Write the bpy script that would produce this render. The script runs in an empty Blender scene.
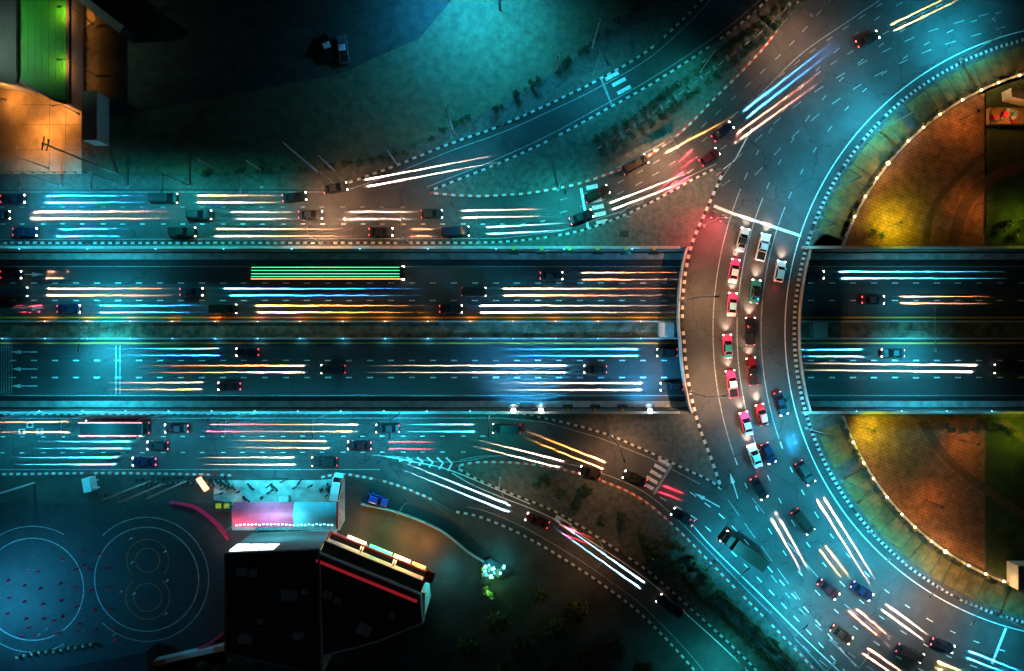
import bpy, bmesh, math, random
from mathutils import Vector, Matrix
R = math.radians
rnd = random.Random(7)
C = bpy.context.scene.collection
SC = bpy.context.scene

# ------------------------------------------------------------------ camera, world, moon, exposure
H = 129.0            # drone height above the street, metres
S = 5.3              # photograph pixels per metre at street level
cam_d = bpy.data.cameras.new('drone_camera'); cam = bpy.data.objects.new('drone_camera', cam_d); C.objects.link(cam)
cam.location = (0, 0, H); cam.rotation_euler = (0, 0, 0)
cam_d.sensor_width = 36; cam_d.lens = 36 * H / (1024 / S); cam_d.clip_end = 6000; cam_d.clip_start = 1
SC.camera = cam
W = bpy.data.worlds.new('World'); SC.world = W; W.use_nodes = True
nt = W.node_tree; nt.nodes.clear()
wo = nt.nodes.new('ShaderNodeOutputWorld'); bg = nt.nodes.new('ShaderNodeBackground'); sk = nt.nodes.new('ShaderNodeTexSky')
sk.sky_type = 'NISHITA'; sk.sun_disc = False; sk.sun_elevation = R(38); sk.sun_rotation = R(60)
bg.inputs['Strength'].default_value = 0.002
nt.links.new(sk.outputs[0], bg.inputs[0]); nt.links.new(bg.outputs[0], wo.inputs[0])
sd = bpy.data.lights.new('moon', 'SUN'); moon = bpy.data.objects.new('moon', sd); C.objects.link(moon)
sd.energy = 0.02; sd.angle = R(0.5); sd.color = (0.75, 0.9, 1.0); moon.rotation_euler = (R(52), 0, R(-60))
moon.location = (0, 0, 200)
SC.view_settings.view_transform = 'Standard'; SC.view_settings.look = 'None'
SC.view_settings.exposure = 0; SC.view_settings.gamma = 1; SC.view_settings.use_curve_mapping = False
SC.cycles.use_denoising = True
SC.cycles.max_bounces = 5; SC.cycles.diffuse_bounces = 2; SC.cycles.glossy_bounces = 2
SC.cycles.sample_clamp_indirect = 1.0
SC.cycles.use_light_tree = True

TZ = -6.0            # floor of the sunken highway

def k_at(z): return (H - z) / H / S
def P(px, py, z=0.0):
    k = k_at(z); return Vector(((px - 512) * k, (335.5 - py) * k, z))
def Q(pt, z=0.0): return P(pt[0], pt[1], z)

# ------------------------------------------------------------------ materials
def mat(name, col, rough=0.8, metal=0.0, spec=0.3, emit=None, estr=0.0, var=0.0, scale=3.0, bump=0.0, col2=None, bscale=None):
    m = bpy.data.materials.new(name); m.use_nodes = True
    n = m.node_tree.nodes; l = m.node_tree.links
    b = n['Principled BSDF']
    b.inputs['Base Color'].default_value = (*col, 1); b.inputs['Roughness'].default_value = rough
    b.inputs['Metallic'].default_value = metal; b.inputs['Specular IOR Level'].default_value = spec
    if emit: b.inputs['Emission Color'].default_value = (*emit, 1); b.inputs['Emission Strength'].default_value = estr
    if var or bump:
        tc = n.new('ShaderNodeTexCoord')
        nz = n.new('ShaderNodeTexNoise'); nz.inputs['Scale'].default_value = scale; nz.inputs['Detail'].default_value = 8
        nz.inputs['Roughness'].default_value = 0.65
        l.new(tc.outputs['Object'], nz.inputs['Vector'])
        if var:
            c2 = col2 or tuple(min(1, c * (1 + var)) for c in col); c1 = tuple(c * (1 - var) for c in col)
            r = n.new('ShaderNodeValToRGB'); r.color_ramp.elements[0].position = 0.3; r.color_ramp.elements[1].position = 0.7
            r.color_ramp.elements[0].color = (*c1, 1); r.color_ramp.elements[1].color = (*c2, 1)
            l.new(nz.outputs['Fac'], r.inputs[0]); l.new(r.outputs[0], b.inputs['Base Color'])
        if bump:
            nb = n.new('ShaderNodeTexNoise'); nb.inputs['Scale'].default_value = bscale or scale * 6; nb.inputs['Detail'].default_value = 6
            l.new(tc.outputs['Object'], nb.inputs['Vector'])
            bp = n.new('ShaderNodeBump'); bp.inputs['Strength'].default_value = bump; bp.inputs['Distance'].default_value = 0.1
            l.new(nb.outputs['Fac'], bp.inputs['Height']); l.new(bp.outputs[0], b.inputs['Normal'])
    return m

def asphalt(name, base, stretch=(1, 1, 1)):
    m = bpy.data.materials.new(name); m.use_nodes = True
    n = m.node_tree.nodes; l = m.node_tree.links; b = n['Principled BSDF']
    tc = n.new('ShaderNodeTexCoord'); mp = n.new('ShaderNodeMapping'); mp.inputs['Scale'].default_value = stretch
    l.new(tc.outputs['Object'], mp.inputs[0])
    a = n.new('ShaderNodeTexNoise'); a.inputs['Scale'].default_value = 0.12; a.inputs['Detail'].default_value = 10; a.inputs['Roughness'].default_value = 0.7
    f = n.new('ShaderNodeTexNoise'); f.inputs['Scale'].default_value = 5.0; f.inputs['Detail'].default_value = 6
    l.new(mp.outputs[0], a.inputs[0]); l.new(tc.outputs['Object'], f.inputs[0])
    r = n.new('ShaderNodeValToRGB')
    r.color_ramp.elements[0].position = 0.32; r.color_ramp.elements[1].position = 0.72
    r.color_ramp.elements[0].color = (*[base * 0.62] * 3, 1); r.color_ramp.elements[1].color = (*[base * 1.35] * 3, 1)
    l.new(a.outputs[0], r.inputs[0])
    mx = n.new('ShaderNodeMix'); mx.data_type = 'RGBA'; mx.blend_type = 'MULTIPLY'; mx.inputs[0].default_value = 0.55
    r2 = n.new('ShaderNodeValToRGB'); r2.color_ramp.elements[0].position = 0.3; r2.color_ramp.elements[1].position = 0.65
    r2.color_ramp.elements[0].color = (0.45, 0.45, 0.45, 1)
    l.new(f.outputs[0], r2.inputs[0]); l.new(r.outputs[0], mx.inputs[6]); l.new(r2.outputs[0], mx.inputs[7])
    # thin tar-filled cracks
    v = n.new('ShaderNodeTexVoronoi'); v.feature = 'DISTANCE_TO_EDGE'; v.inputs['Scale'].default_value = 0.07
    wn = n.new('ShaderNodeTexNoise'); wn.inputs['Scale'].default_value = 0.5; wn.inputs['Detail'].default_value = 4
    l.new(tc.outputs['Object'], wn.inputs[0])
    wa = n.new('ShaderNodeVectorMath'); wa.operation = 'MULTIPLY_ADD'; wa.inputs[1].default_value = (3, 3, 3)
    l.new(wn.outputs['Color'], wa.inputs[0]); l.new(tc.outputs['Object'], wa.inputs[2]); l.new(wa.outputs[0], v.inputs['Vector'])
    lt = n.new('ShaderNodeMath'); lt.operation = 'LESS_THAN'; lt.inputs[1].default_value = 0.006
    l.new(v.outputs['Distance'], lt.inputs[0])
    ml = n.new('ShaderNodeMath'); ml.operation = 'MULTIPLY'; ml.inputs[1].default_value = 0.55; l.new(lt.outputs[0], ml.inputs[0])
    m2 = n.new('ShaderNodeMix'); m2.data_type = 'RGBA'; l.new(ml.outputs[0], m2.inputs[0]); l.new(mx.outputs[2], m2.inputs[6])
    m2.inputs[7].default_value = (0.014, 0.014, 0.014, 1); l.new(m2.outputs[2], b.inputs['Base Color'])
    b.inputs['Roughness'].default_value = 0.75; b.inputs['Specular IOR Level'].default_value = 0.25
    bp = n.new('ShaderNodeBump'); bp.inputs['Strength'].default_value = 0.25; bp.inputs['Distance'].default_value = 0.03
    l.new(f.outputs[0], bp.inputs['Height']); l.new(bp.outputs[0], b.inputs['Normal'])
    return m

def worn_paint(name, col, wear=0.42):
    m = bpy.data.materials.new(name); m.use_nodes = True
    n = m.node_tree.nodes; l = m.node_tree.links; b = n['Principled BSDF']
    tc = n.new('ShaderNodeTexCoord'); a = n.new('ShaderNodeTexNoise'); a.inputs['Scale'].default_value = 2.2; a.inputs['Detail'].default_value = 9
    a.inputs['Roughness'].default_value = 0.75
    l.new(tc.outputs['Object'], a.inputs[0]); r = n.new('ShaderNodeValToRGB')
    r.color_ramp.elements[0].position = wear - 0.08; r.color_ramp.elements[1].position = wear + 0.1
    r.color_ramp.elements[0].color = (*[c * 0.25 + 0.02 for c in col], 1); r.color_ramp.elements[1].color = (*col, 1)
    l.new(a.outputs[0], r.inputs[0]); l.new(r.outputs[0], b.inputs['Base Color']); b.inputs['Roughness'].default_value = 0.7
    return m

def brick_paving(name, c1, c2, mortar, scale, rot):
    m = bpy.data.materials.new(name); m.use_nodes = True
    n = m.node_tree.nodes; l = m.node_tree.links; b = n['Principled BSDF']
    tc = n.new('ShaderNodeTexCoord'); mp = n.new('ShaderNodeMapping'); mp.inputs['Rotation'].default_value = (0, 0, rot)
    l.new(tc.outputs['Object'], mp.inputs[0])
    br = n.new('ShaderNodeTexBrick'); br.inputs['Scale'].default_value = scale
    br.inputs['Color1'].default_value = (*c1, 1); br.inputs['Color2'].default_value = (*c2, 1); br.inputs['Mortar'].default_value = (*mortar, 1)
    br.inputs['Mortar Size'].default_value = 0.03; br.inputs['Brick Width'].default_value = 0.9; br.inputs['Row Height'].default_value = 0.6
    l.new(mp.outputs[0], br.inputs[0])
    nz = n.new('ShaderNodeTexNoise'); nz.inputs['Scale'].default_value = 0.7; nz.inputs['Detail'].default_value = 9
    l.new(tc.outputs['Object'], nz.inputs[0])
    r = n.new('ShaderNodeValToRGB'); r.color_ramp.elements[0].position = 0.3; r.color_ramp.elements[1].position = 0.7
    r.color_ramp.elements[0].color = (0.45, 0.45, 0.45, 1); r.color_ramp.elements[1].color = (1.1, 1.05, 1, 1)
    l.new(nz.outputs[0], r.inputs[0])
    mx = n.new('ShaderNodeMix'); mx.data_type = 'RGBA'; mx.blend_type = 'MULTIPLY'; mx.inputs[0].default_value = 1
    l.new(br.outputs[0], mx.inputs[6]); l.new(r.outputs[0], mx.inputs[7]); l.new(mx.outputs[2], b.inputs['Base Color'])
    bp = n.new('ShaderNodeBump'); bp.inputs['Strength'].default_value = 0.5; bp.inputs['Distance'].default_value = 0.05
    l.new(br.outputs['Fac'], bp.inputs['Height']); bp.invert = True; l.new(bp.outputs[0], b.inputs['Normal'])
    b.inputs['Roughness'].default_value = 0.85
    return m

def emis(name, col, s): return mat(name, (0.6, 0.6, 0.6), 0.4, emit=col, estr=s)

CY = (0.025, 0.62, 0.9); TEAL = (0.03, 0.8, 0.85); WARM = (1.0, 0.52, 0.26); AMB = (1.0, 0.36, 0.06); GRNY = (0.85, 0.85, 0.05); BLU = (0.05, 0.5, 1.0)
M = dict(
    asphalt=asphalt('street_asphalt', 0.055), hw=asphalt('highway_asphalt', 0.05, (0.12, 1.6, 1)), lot=asphalt('lot_asphalt', 0.035),
    white=worn_paint('white_road_paint', (0.62, 0.62, 0.6)), yellow=worn_paint('yellow_road_paint', (0.8, 0.34, 0.02), 0.3),
    dimwhite=worn_paint('faded_road_paint', (0.26, 0.27, 0.27), 0.45), orange_paint=worn_paint('orange_lot_paint', (0.42, 0.14, 0.02), 0.45),
    kerb_w=mat('kerb_white', (0.45, 0.44, 0.41), 0.7, var=0.25, scale=1.5), kerb_d=mat('kerb_black', (0.02, 0.02, 0.022), 0.7, var=0.3, scale=2),
    kerb_r=mat('kerb_red', (0.5, 0.04, 0.03), 0.7, var=0.25, scale=2),
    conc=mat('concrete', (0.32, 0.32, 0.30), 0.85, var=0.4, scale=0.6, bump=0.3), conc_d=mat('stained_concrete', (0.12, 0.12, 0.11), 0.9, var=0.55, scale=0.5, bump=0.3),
    coping=mat('coping_concrete', (0.36, 0.36, 0.34), 0.8, var=0.25, scale=0.9),
    grass=mat('dry_grass', (0.10, 0.105, 0.06), 0.95, var=0.35, scale=0.6, bump=0.6, bscale=5), soil=mat('bare_soil', (0.08, 0.082, 0.07), 0.95, var=0.5, scale=0.9, bump=0.7, bscale=2.5),
    median=mat('median_soil', (0.11, 0.11, 0.075), 0.95, var=0.75, scale=0.5, bump=0.9, bscale=3),
    verge=mat('trodden_verge', (0.09, 0.09, 0.08), 0.95, var=0.4, scale=1.0, bump=0.6), darkground=mat('dark_ground', (0.04, 0.042, 0.038), 0.95, var=0.5, scale=0.15, bump=0.7, bscale=2),  # darkground is dark dirt and pavement
    lotsoil=mat('lot_soil', (0.05, 0.052, 0.045), 0.95, var=0.35, scale=0.5, bump=0.5, bscale=4),
    paving=brick_paving('brick_paving', (0.29, 0.14, 0.065), (0.25, 0.12, 0.055), (0.06, 0.03, 0.02), 1.0, R(20)),
    path=mat('worn_path', (0.10, 0.06, 0.035), 0.9, var=0.3, scale=0.6, bump=0.3), added_lawn=mat('added_lawn', (0.035, 0.055, 0.018), 0.95, var=0.5, scale=0.3, bump=0.9, bscale=4),
    yard=mat('yard_slabs', (0.34, 0.27, 0.19), 0.85, var=0.35, scale=0.35, bump=0.2), slope=mat('slope_panel', (0.17, 0.125, 0.04), 0.9, var=0.5, scale=0.5, bump=0.6, bscale=3),
    metal=mat('galvanised_steel', (0.38, 0.4, 0.41), 0.45, 0.7), dmetal=mat('dark_steel', (0.05, 0.055, 0.06), 0.5, 0.6), pole_c=mat('pole_concrete', (0.35, 0.36, 0.35), 0.85, var=0.2, scale=1.2),
    tyre=mat('tyre_rubber', (0.012, 0.012, 0.012), 0.9), glass=mat('tinted_glass', (0.008, 0.01, 0.014), 0.08, spec=0.6), rim=mat('wheel_rim', (0.4, 0.4, 0.42), 0.35, 0.8),
    head=emis('headlight_glow', (1, 0.9, 0.75), 14), tail=emis('taillight_glow', (1, 0.03, 0.04), 6), lampw=emis('warm_lamp_glow', (1, 0.66, 0.25), 9), lampc=emis('cool_lamp_glow', (0.2, 0.8, 1), 5),
    lampf=emis('floodlight_glow', (0.95, 0.97, 1), 60), lens_off=mat('unlit_amber_lens', (0.55, 0.36, 0.1), 0.3), red_on=emis('red_signal_glow', (1, 0.03, 0.05), 20), green_on=emis('green_strip_glow', (0.05, 1, 0.3), 3), orange_on=emis('orange_marker_glow', (1, 0.3, 0.05), 4),
    lf1=mat('leaf_dark', (0.022, 0.035, 0.014), 0.7), lf2=mat('leaf_mid', (0.05, 0.075, 0.026), 0.7), lf3=mat('leaf_olive', (0.11, 0.11, 0.035), 0.7), bark=mat('bark', (0.09, 0.065, 0.045), 0.9, var=0.3, scale=4),
    greenroof=mat('green_sheet_roof', (0.02, 0.26, 0.015), 0.6, var=0.2, scale=0.3), ledred=emis('red_edge_light', (1, .02, .04), .22),
    darkroof=mat('dark_sheet_roof', (0.035, 0.038, 0.042), 0.6, var=0.3, scale=0.3), greyroof=mat('grey_sheet_roof', (0.2, 0.22, 0.22), 0.6, var=0.3, scale=0.4),
    redtrim=mat('red_trim', (0.45, 0.02, 0.035), 0.5), wall=mat('plaster_wall', (0.55, 0.53, 0.5), 0.85, var=0.15, scale=0.6), panel=mat('pale_facade_panel', (0.5, 0.55, 0.56), 0.5, var=0.1, scale=0.5), olive=mat('olive_roofing', (0.13, 0.13, 0.09), 0.8, var=0.3, scale=0.5),
    pinkroof=mat('pink_awning', (0.8, 0.06, 0.13), 0.6, var=0.2, scale=0.5), cyanroof=mat('pale_blue_awning', (0.25, 0.5, 0.55), 0.6, var=0.15, scale=0.5), plastic_red=mat('red_plastic', (0.75, 0.02, 0.08), 0.4), plastic_yel=mat('yellow_plastic', (0.75, 0.5, 0.03), 0.45), wood=mat('stall_wood', (0.35, 0.2, 0.1), 0.7, var=0.3, scale=2),
    cloth_d=mat('dark_clothing', (0.03, 0.03, 0.04), 0.9), skin=mat('skin', (0.45, 0.27, 0.18), 0.6), hair=mat('black_hair', (0.01, 0.01, 0.01), 0.6),
)
PAINT = {}
def paint(col):
    if col not in PAINT:
        cs = dict(white=(0.72, 0.73, 0.74), silver=(0.42, 0.44, 0.46), black=(0.012, 0.013, 0.016), grey=(0.11, 0.12, 0.13), red=(0.55, 0.012, 0.02), maroon=(0.16, 0.01, 0.015), pink=(0.75, 0.06, 0.22), teal=(0.03, 0.25, 0.24), blue=(0.02, 0.06, 0.42), navy=(0.012, 0.022, 0.07), cyan_lit=(0.30, 0.58, 0.66), bronze=(0.10, 0.06, 0.035), yellow=(0.62, 0.42, 0.02), green=(0.015, 0.13, 0.05), orange=(0.65, 0.18, 0.02), amber=(0.75, 0.16, 0.01), dnavy=(.005, .008, .022), dgrey=(.016, .017, .018), dmaroon=(.05, .005, .008), dteal=(.004, .016, .016), dblue=(.004, .009, .04), dbronze=(.018, .012, .007), dblack=(.006, .006, .007))
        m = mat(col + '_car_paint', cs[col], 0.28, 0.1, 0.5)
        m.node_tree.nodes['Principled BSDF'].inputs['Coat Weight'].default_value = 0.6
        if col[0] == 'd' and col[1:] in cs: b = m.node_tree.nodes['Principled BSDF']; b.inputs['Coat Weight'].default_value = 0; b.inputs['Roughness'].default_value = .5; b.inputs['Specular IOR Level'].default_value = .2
        PAINT[col] = m
    return PAINT[col]

# ------------------------------------------------------------------ mesh helpers
class MB:
    def __init__(s): s.v = []; s.f = []; s.mi = []; s.mats = []
    def m(s, material):
        if material not in s.mats: s.mats.append(material)
        return s.mats.index(material)
    def add(s, vs, fs, material):
        o = len(s.v); i = s.m(material); s.v += [tuple(v) for v in vs]
        for f in fs: s.f.append(tuple(a + o for a in f)); s.mi.append(i)
    def box(s, c, size, material, rz=0.0, mtx=None):
        x, y, z = (d / 2 for d in size)
        vs = [Vector(p) for p in ((-x, -y, -z), (x, -y, -z), (x, y, -z), (-x, y, -z), (-x, -y, z), (x, -y, z), (x, y, z), (-x, y, z))]
        if mtx is None: mtx = Matrix.Rotation(rz, 3, 'Z')
        vs = [mtx @ v + Vector(c) for v in vs]
        s.add(vs, [(3, 2, 1, 0), (4, 5, 6, 7), (0, 1, 5, 4), (1, 2, 6, 5), (2, 3, 7, 6), (3, 0, 4, 7)], material)
    def prism(s, poly, z0, z1, material, side=None):
        n = len(poly); a = sum(poly[i][0] * poly[(i + 1) % n][1] - poly[(i + 1) % n][0] * poly[i][1] for i in range(n))
        if a < 0: poly = poly[::-1]
        s.add([(p[0], p[1], z1) for p in poly], [tuple(range(n))], material)
        s.add([(p[0], p[1], z0) for p in poly] + [(p[0], p[1], z1) for p in poly], [(i, (i + 1) % n, (i + 1) % n + n, i + n) for i in range(n)], side or material)
    def sheet(s, poly, z, material):
        n = len(poly); a = sum(poly[i][0] * poly[(i + 1) % n][1] - poly[(i + 1) % n][0] * poly[i][1] for i in range(n))
        if a < 0: poly = poly[::-1]
        s.add([(p[0], p[1], z) for p in poly], [tuple(range(n))], material)
    def tube(s, a, b, r0, r1, material, n=8):
        a = Vector(a); b = Vector(b); d = (b - a).normalized(); u = d.orthogonal().normalized(); w = d.cross(u)
        vs = [c + (u * math.cos(t) + w * math.sin(t)) * r for c, r in ((a, r0), (b, r1)) for t in (2 * math.pi * i / n for i in range(n))]
        s.add(vs, [(i, (i + 1) % n, (i + 1) % n + n, i + n) for i in range(n)] + [tuple(range(n - 1, -1, -1)), tuple(range(n, 2 * n))], material)
    def ribbon(s, pts, w, z, material, closed=False):
        n = len(pts); L = []; Rr = []
        for i in range(n):
            a = pts[i - 1] if (i or closed) else pts[0]; b = pts[(i + 1) % n] if (i < n - 1 or closed) else pts[-1]
            d = Vector((b[0] - a[0], b[1] - a[1])).normalized(); nn = Vector((-d.y, d.x)) * w / 2
            L.append((pts[i][0] + nn.x, pts[i][1] + nn.y, z)); Rr.append((pts[i][0] - nn.x, pts[i][1] - nn.y, z))
        m = n if closed else n - 1
        s.add(L + Rr, [(n + i, n + (i + 1) % n, (i + 1) % n, i) for i in range(m)], material)
    def wall(s, pts, w, z0, z1, material):
        for a, b in zip(pts[:-1], pts[1:]):
            a = Vector(a[:2]); b = Vector(b[:2]); d = b - a; c = (a + b) / 2
            s.box((c.x, c.y, (z0 + z1) / 2), (d.length + 0.002, w, z1 - z0), material, math.atan2(d.y, d.x))
    def mesh(s, name):
        me = bpy.data.meshes.new(name); me.from_pydata(s.v, [], s.f)
        for m in s.mats: me.materials.append(m)
        me.polygons.foreach_set('material_index', s.mi); me.update(); return me
    def build(s, name, parent=None, loc=None, smooth=False, bevel=0.0):
        me = s.mesh(name)
        o = bpy.data.objects.new(name, me); C.objects.link(o)
        if smooth: me.polygons.foreach_set('use_smooth', [True] * len(me.polygons))
        if parent: o.parent = parent
        if loc: o.location = loc
        if bevel:
            b = o.modifiers.new('bevel', 'BEVEL'); b.width = bevel; b.segments = 2; b.limit_method = 'ANGLE'
        return o

_T = 'first second third fourth fifth sixth seventh eighth ninth tenth eleventh twelfth thirteenth fourteenth fifteenth sixteenth seventeenth eighteenth nineteenth'.split()
def ordn(i):
    i += 1
    if i < 20: return _T[i - 1]
    t, u = divmod(i, 10); w = {2: 'twent', 3: 'thirt', 4: 'fort'}[t]
    return w + 'ieth' if u == 0 else w + 'y-' + _T[u - 1]
def tag(o, label=None, cat=None, group=None, kind=None):
    if label: o['label'] = label
    if cat: o['category'] = cat
    if group: o['group'] = group
    if kind: o['kind'] = kind
    return o
def empty(name, loc=(0, 0, 0), rz=0.0, label=None, cat=None, group=None):
    o = bpy.data.objects.new(name, None); C.objects.link(o); o.location = loc; o.rotation_euler = (0, 0, rz); o.empty_display_size = 0.3
    return tag(o, label, cat, group)
def copy_tree(o, parent=None):
    c = o.copy(); C.objects.link(c); c.parent = parent
    for ch in KIDS.get(o.name, [x for x in o.children]): copy_tree(ch, c)
    return c
KIDS = {}
def light(kind, name, loc, col, energy, parent=None, size=0.15, aim=None, cone=150, blend=1.0, xs=1.0):
    d = bpy.data.lights.new(name, kind); d.color = col; d.energy = energy; d.shadow_soft_size = size
    o = bpy.data.objects.new(name, d); C.objects.link(o); o.location = loc
    if parent: o.parent = parent
    if kind == 'SPOT':
        d.spot_size = R(cone); d.spot_blend = blend
        if aim is not None: o.rotation_euler = Vector(aim).to_track_quat('-Z', 'Y').to_euler()
        if xs != 1.0: o.scale = (xs, 1, 1)
    return o

def smooth(pts, step=4.0):
    """Catmull-Rom through the given points, resampled to an even step"""
    p = [Vector(a) for a in pts]; p = [2 * p[0] - p[1]] + p + [2 * p[-1] - p[-2]]; out = []
    for i in range(1, len(p) - 2):
        for t in (j / 24 for j in range(24)):
            a, b, c, d = p[i - 1:i + 3]
            out.append(0.5 * ((2 * b) + (c - a) * t + (2 * a - 5 * b + 4 * c - d) * t * t + (3 * b - a - 3 * c + d) * t ** 3))
    out.append(p[-2]); return resample(out, step)
def resample(pts, step):
    pts = [Vector(a) for a in pts]; res = [pts[0]]; acc = 0.0; L = sum((b - a).length for a, b in zip(pts[:-1], pts[1:]))
    n = max(1, round(L / step)); st = L / n; nxt = st
    for a, b in zip(pts[:-1], pts[1:]):
        d = (b - a).length
        while nxt <= acc + d + 1e-6 and len(res) < n:
            res.append(a.lerp(b, (nxt - acc) / d) if d else b); nxt += st
        acc += d
    res.append(pts[-1]); return res
def W2(pts, z=0.0): return [P(p[0], p[1], z) for p in pts]
CX, CYC = 1093.0, 331.0          # centre of the big curve
def arc(rad, a0, a1, n=40, c=(CX, CYC)):
    return [(c[0] - rad * math.cos(R(a0 + (a1 - a0) * i / n)), c[1] + rad * math.sin(R(a0 + (a1 - a0) * i / n))) for i in range(n + 1)]
def struct(o, label): return tag(o, label, kind='structure')

# ------------------------------------------------------------------ street level layout (traced from the photograph, at street height)
K1 = smooth([(345, 184), (395, 166), (450, 144), (500, 126), (560, 99), (600, 79), (650, 49), (700, 2), (735, -40)])
K2 = smooth([(430, 191), (450, 183), (500, 163), (550, 140), (600, 113), (650, 85), (700, 53), (745, 20), (790, -22)])
K3 = smooth([(430, 193), (470, 196), (520, 194), (570, 186), (605, 175), (640, 161), (680, 133), (715, 98), (760, 52), (790, 12), (815, -22)])
K4 = smooth([(-120, 243), (0, 243), (200, 243), (400, 243), (500, 242), (560, 235), (590, 228), (620, 217), (650, 203), (690, 181), (716, 168)])
K6 = smooth([(723, 172), (714, 192), (703, 217), (692, 243), (685, 274), (682, 315), (684, 344), (686, 368), (692, 401), (700, 430), (710, 456), (721, 488)])
K7 = smooth([(-120, 414), (0, 414), (300, 413), (500, 413), (540, 417), (600, 432), (640, 448), (681, 467), (709, 480), (721, 489)])
K8 = smooth([(-120, 474), (0, 474), (120, 473), (235, 475)])
K9 = smooth([(318, 478), (340, 474), (370, 478), (400, 486), (432, 499)])
K10 = smooth([(452, 511), (481, 517), (521, 534), (561, 557), (602, 584), (642, 615), (690, 665), (720, 705)])
K11 = smooth([(456, 467), (477, 479), (505, 491), (541, 505), (569, 519), (602, 540), (634, 561), (660, 581), (697, 614), (729, 643), (757, 671), (790, 710)])
K12 = smooth([(456, 466), (480, 462), (520, 463), (560, 469), (600, 480), (640, 498), (673, 525), (705, 557), (741, 594), (774, 627), (814, 669), (850, 710)])
K5a = arc(297, -80, -16.5, 80); K5b = arc(297, 16, 80, 80)

FAR = 900
b = MB(); b.sheet(W2([(-1800, -1800), (2900, -1800), (2900, 2500), (-1800, 2500)]), -9.0, M['darkground']); struct(b.build('ground'), 'dark ground far below and around the junction')
b = MB(); g = (M['asphalt'])
b.prism(W2([(-FAR, -FAR), (1950, -FAR), (1950, 247), (-FAR, 247)]), -0.6, 0.0, g, M['conc_d'])
struct(b.build('road'), 'asphalt street surface north of the sunken highway')
b = MB(); b.prism(W2([(-FAR, 413), (1950, 413), (1950, 1500), (-FAR, 1500)]), -0.6, 0.0, g, M['conc_d'])
struct(b.build('road'), 'asphalt street surface south of the sunken highway')

def slab(name, poly, material, h=0.12, label='', z0=0.0):
    b = MB(); b.prism(W2(poly), z0 + 0.001, h, material, M['conc']); return struct(b.build(name), label)
nw = [(-FAR, -FAR), (-FAR, 189), (0, 189), (200, 188), (330, 189)] + [tuple(p) for p in K1] + [(760, -80), (900, -FAR)]
slab('verge', nw, M['soil'], label='soil verge and field edge north of the upper slip road')
slab('traffic_island', [tuple(p) for p in K2] + [tuple(p) for p in K3[::-1]], M['soil'], label='long planted traffic island between the upper slip roads')
slab('traffic_island', [tuple(p) for p in K4] + [(723, 169)] + [tuple(p) for p in K6 if p[1] < 246] + [(690, 246.6), (-120, 246.6)], M['verge'], label='paved triangular island north of the highway trench')
slab('traffic_island', [(-120, 413.3), (688, 413.3)] + [tuple(p) for p in K6 if p[1] > 414] + [tuple(p) for p in K7[::-1]][1:-1], M['verge'], label='triangular island south of the highway trench')
slab('traffic_island', [tuple(p) for p in K11] + [tuple(p) for p in K12[::-1]], M['soil'], label='planted island between the lower slip roads')
sw = [(-FAR, 474), (0, 474), (120, 473), (235, 475), (250, 478), (318, 478)] + [tuple(p) for p in K9] + [tuple(p) for p in K10] + [(900, 1500), (-FAR, 1500)]
slab('pavement', sw, M['darkground'], label='dark ground south of the lower slip road')
slab('park_ground', K5a + [(1950, 38), (1950, 246.6), (810, 246.6)], M['soil'], label='ground inside the curve north of the highway')
slab('park_ground', [(810, 413.3)] + K5b + [(1950, 624), (1950, 413.3)], M['soil'], label='ground inside the curve south of the highway')

def over(name, poly, z, material, label):
    b = MB(); b.sheet(W2(poly), z, material); return struct(b.build(name), label)
field = smooth([(185, 174), (250, 172), (330, 168), (400, 155), (450, 128), (500, 106), (556, 72), (590, 46), (632, 12), (660, -20)])
over('field', [tuple(p) for p in field] + [(660, -200), (455, -200), (452, 0), (420, 38), (340, 74), (250, 92), (100, 120), (100, 174)], 0.124, M['grass'], 'rough grass field above the upper slip road')
over('dark_lot', [(100, -200), (455, -200), (452, 0), (420, 38), (340, 74), (250, 92), (100, 120)], 0.124, M['lotsoil'], 'unlit open lot left of the grass field')
over('footpath', [(0, 176), (185, 175), (185, 187), (0, 187)], 0.128, M['verge'], 'worn footpath along the upper slip road')
over('yard', [(-60, -60), (76, -60), (96, 20), (82, 30), (82, 174), (-60, 174)], 0.134, M['yard'], 'paved yard beside the green roofed shed')
over('training_lot', [(-200, 503), (226, 503), (232, 540), (228, 640), (150, 664), (60, 800), (-200, 800)], 0.124, M['lot'], 'dark asphalt riding lot with painted circles')
over('forecourt', [(214, 480), (318, 480), (345, 478), (345, 520), (340, 530), (232, 530), (232, 503), (214, 500)], 0.128, M['conc'], 'pale concrete forecourt in front of the building')
over('car_park', [(346, 478), (400, 490), (428, 501), (462, 528), (492, 556), (470, 577), (440, 580), (346, 535)], 0.128, M['lot'], 'worn tarmac car park right of the awning')
for s in (-1, 1):
    arcp = arc(262, s * 19, s * 80, 60); yy = 246 if s < 0 else 414
    inner = arc(262, s * 19, s * 80, 60)
    over('paved_plaza', [(848 if s < 0 else 848, CYC + s * 85)] + inner[2:] + [(985, CYC + s * 256)] + [(985, CYC + s * 85)] if False else
         [p for p in inner if p[0] < 984] + [(984, CYC + s * (262 ** 2 - (984 - CX) ** 2) ** .5), (984, CYC + s * 86)], 0.126, M['paving'],
         'brick paved plaza inside the curve ' + ('north' if s < 0 else 'south') + ' of the highway')
    over('added_lawn', [(985.5, CYC + s * 86), (1400, CYC + s * 86), (1400, CYC + s * 262), (1093, CYC + s * 262)] + [p for p in inner[::-1] if p[0] > 985] + [(985.5, CYC + s * 238)], 0.126, M['added_lawn'],
         'added dark grass at the right of the ' + ('northern' if s < 0 else 'southern') + ' plaza')  # dark grass added, its colour partly carrying a tonal break at this edge
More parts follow.
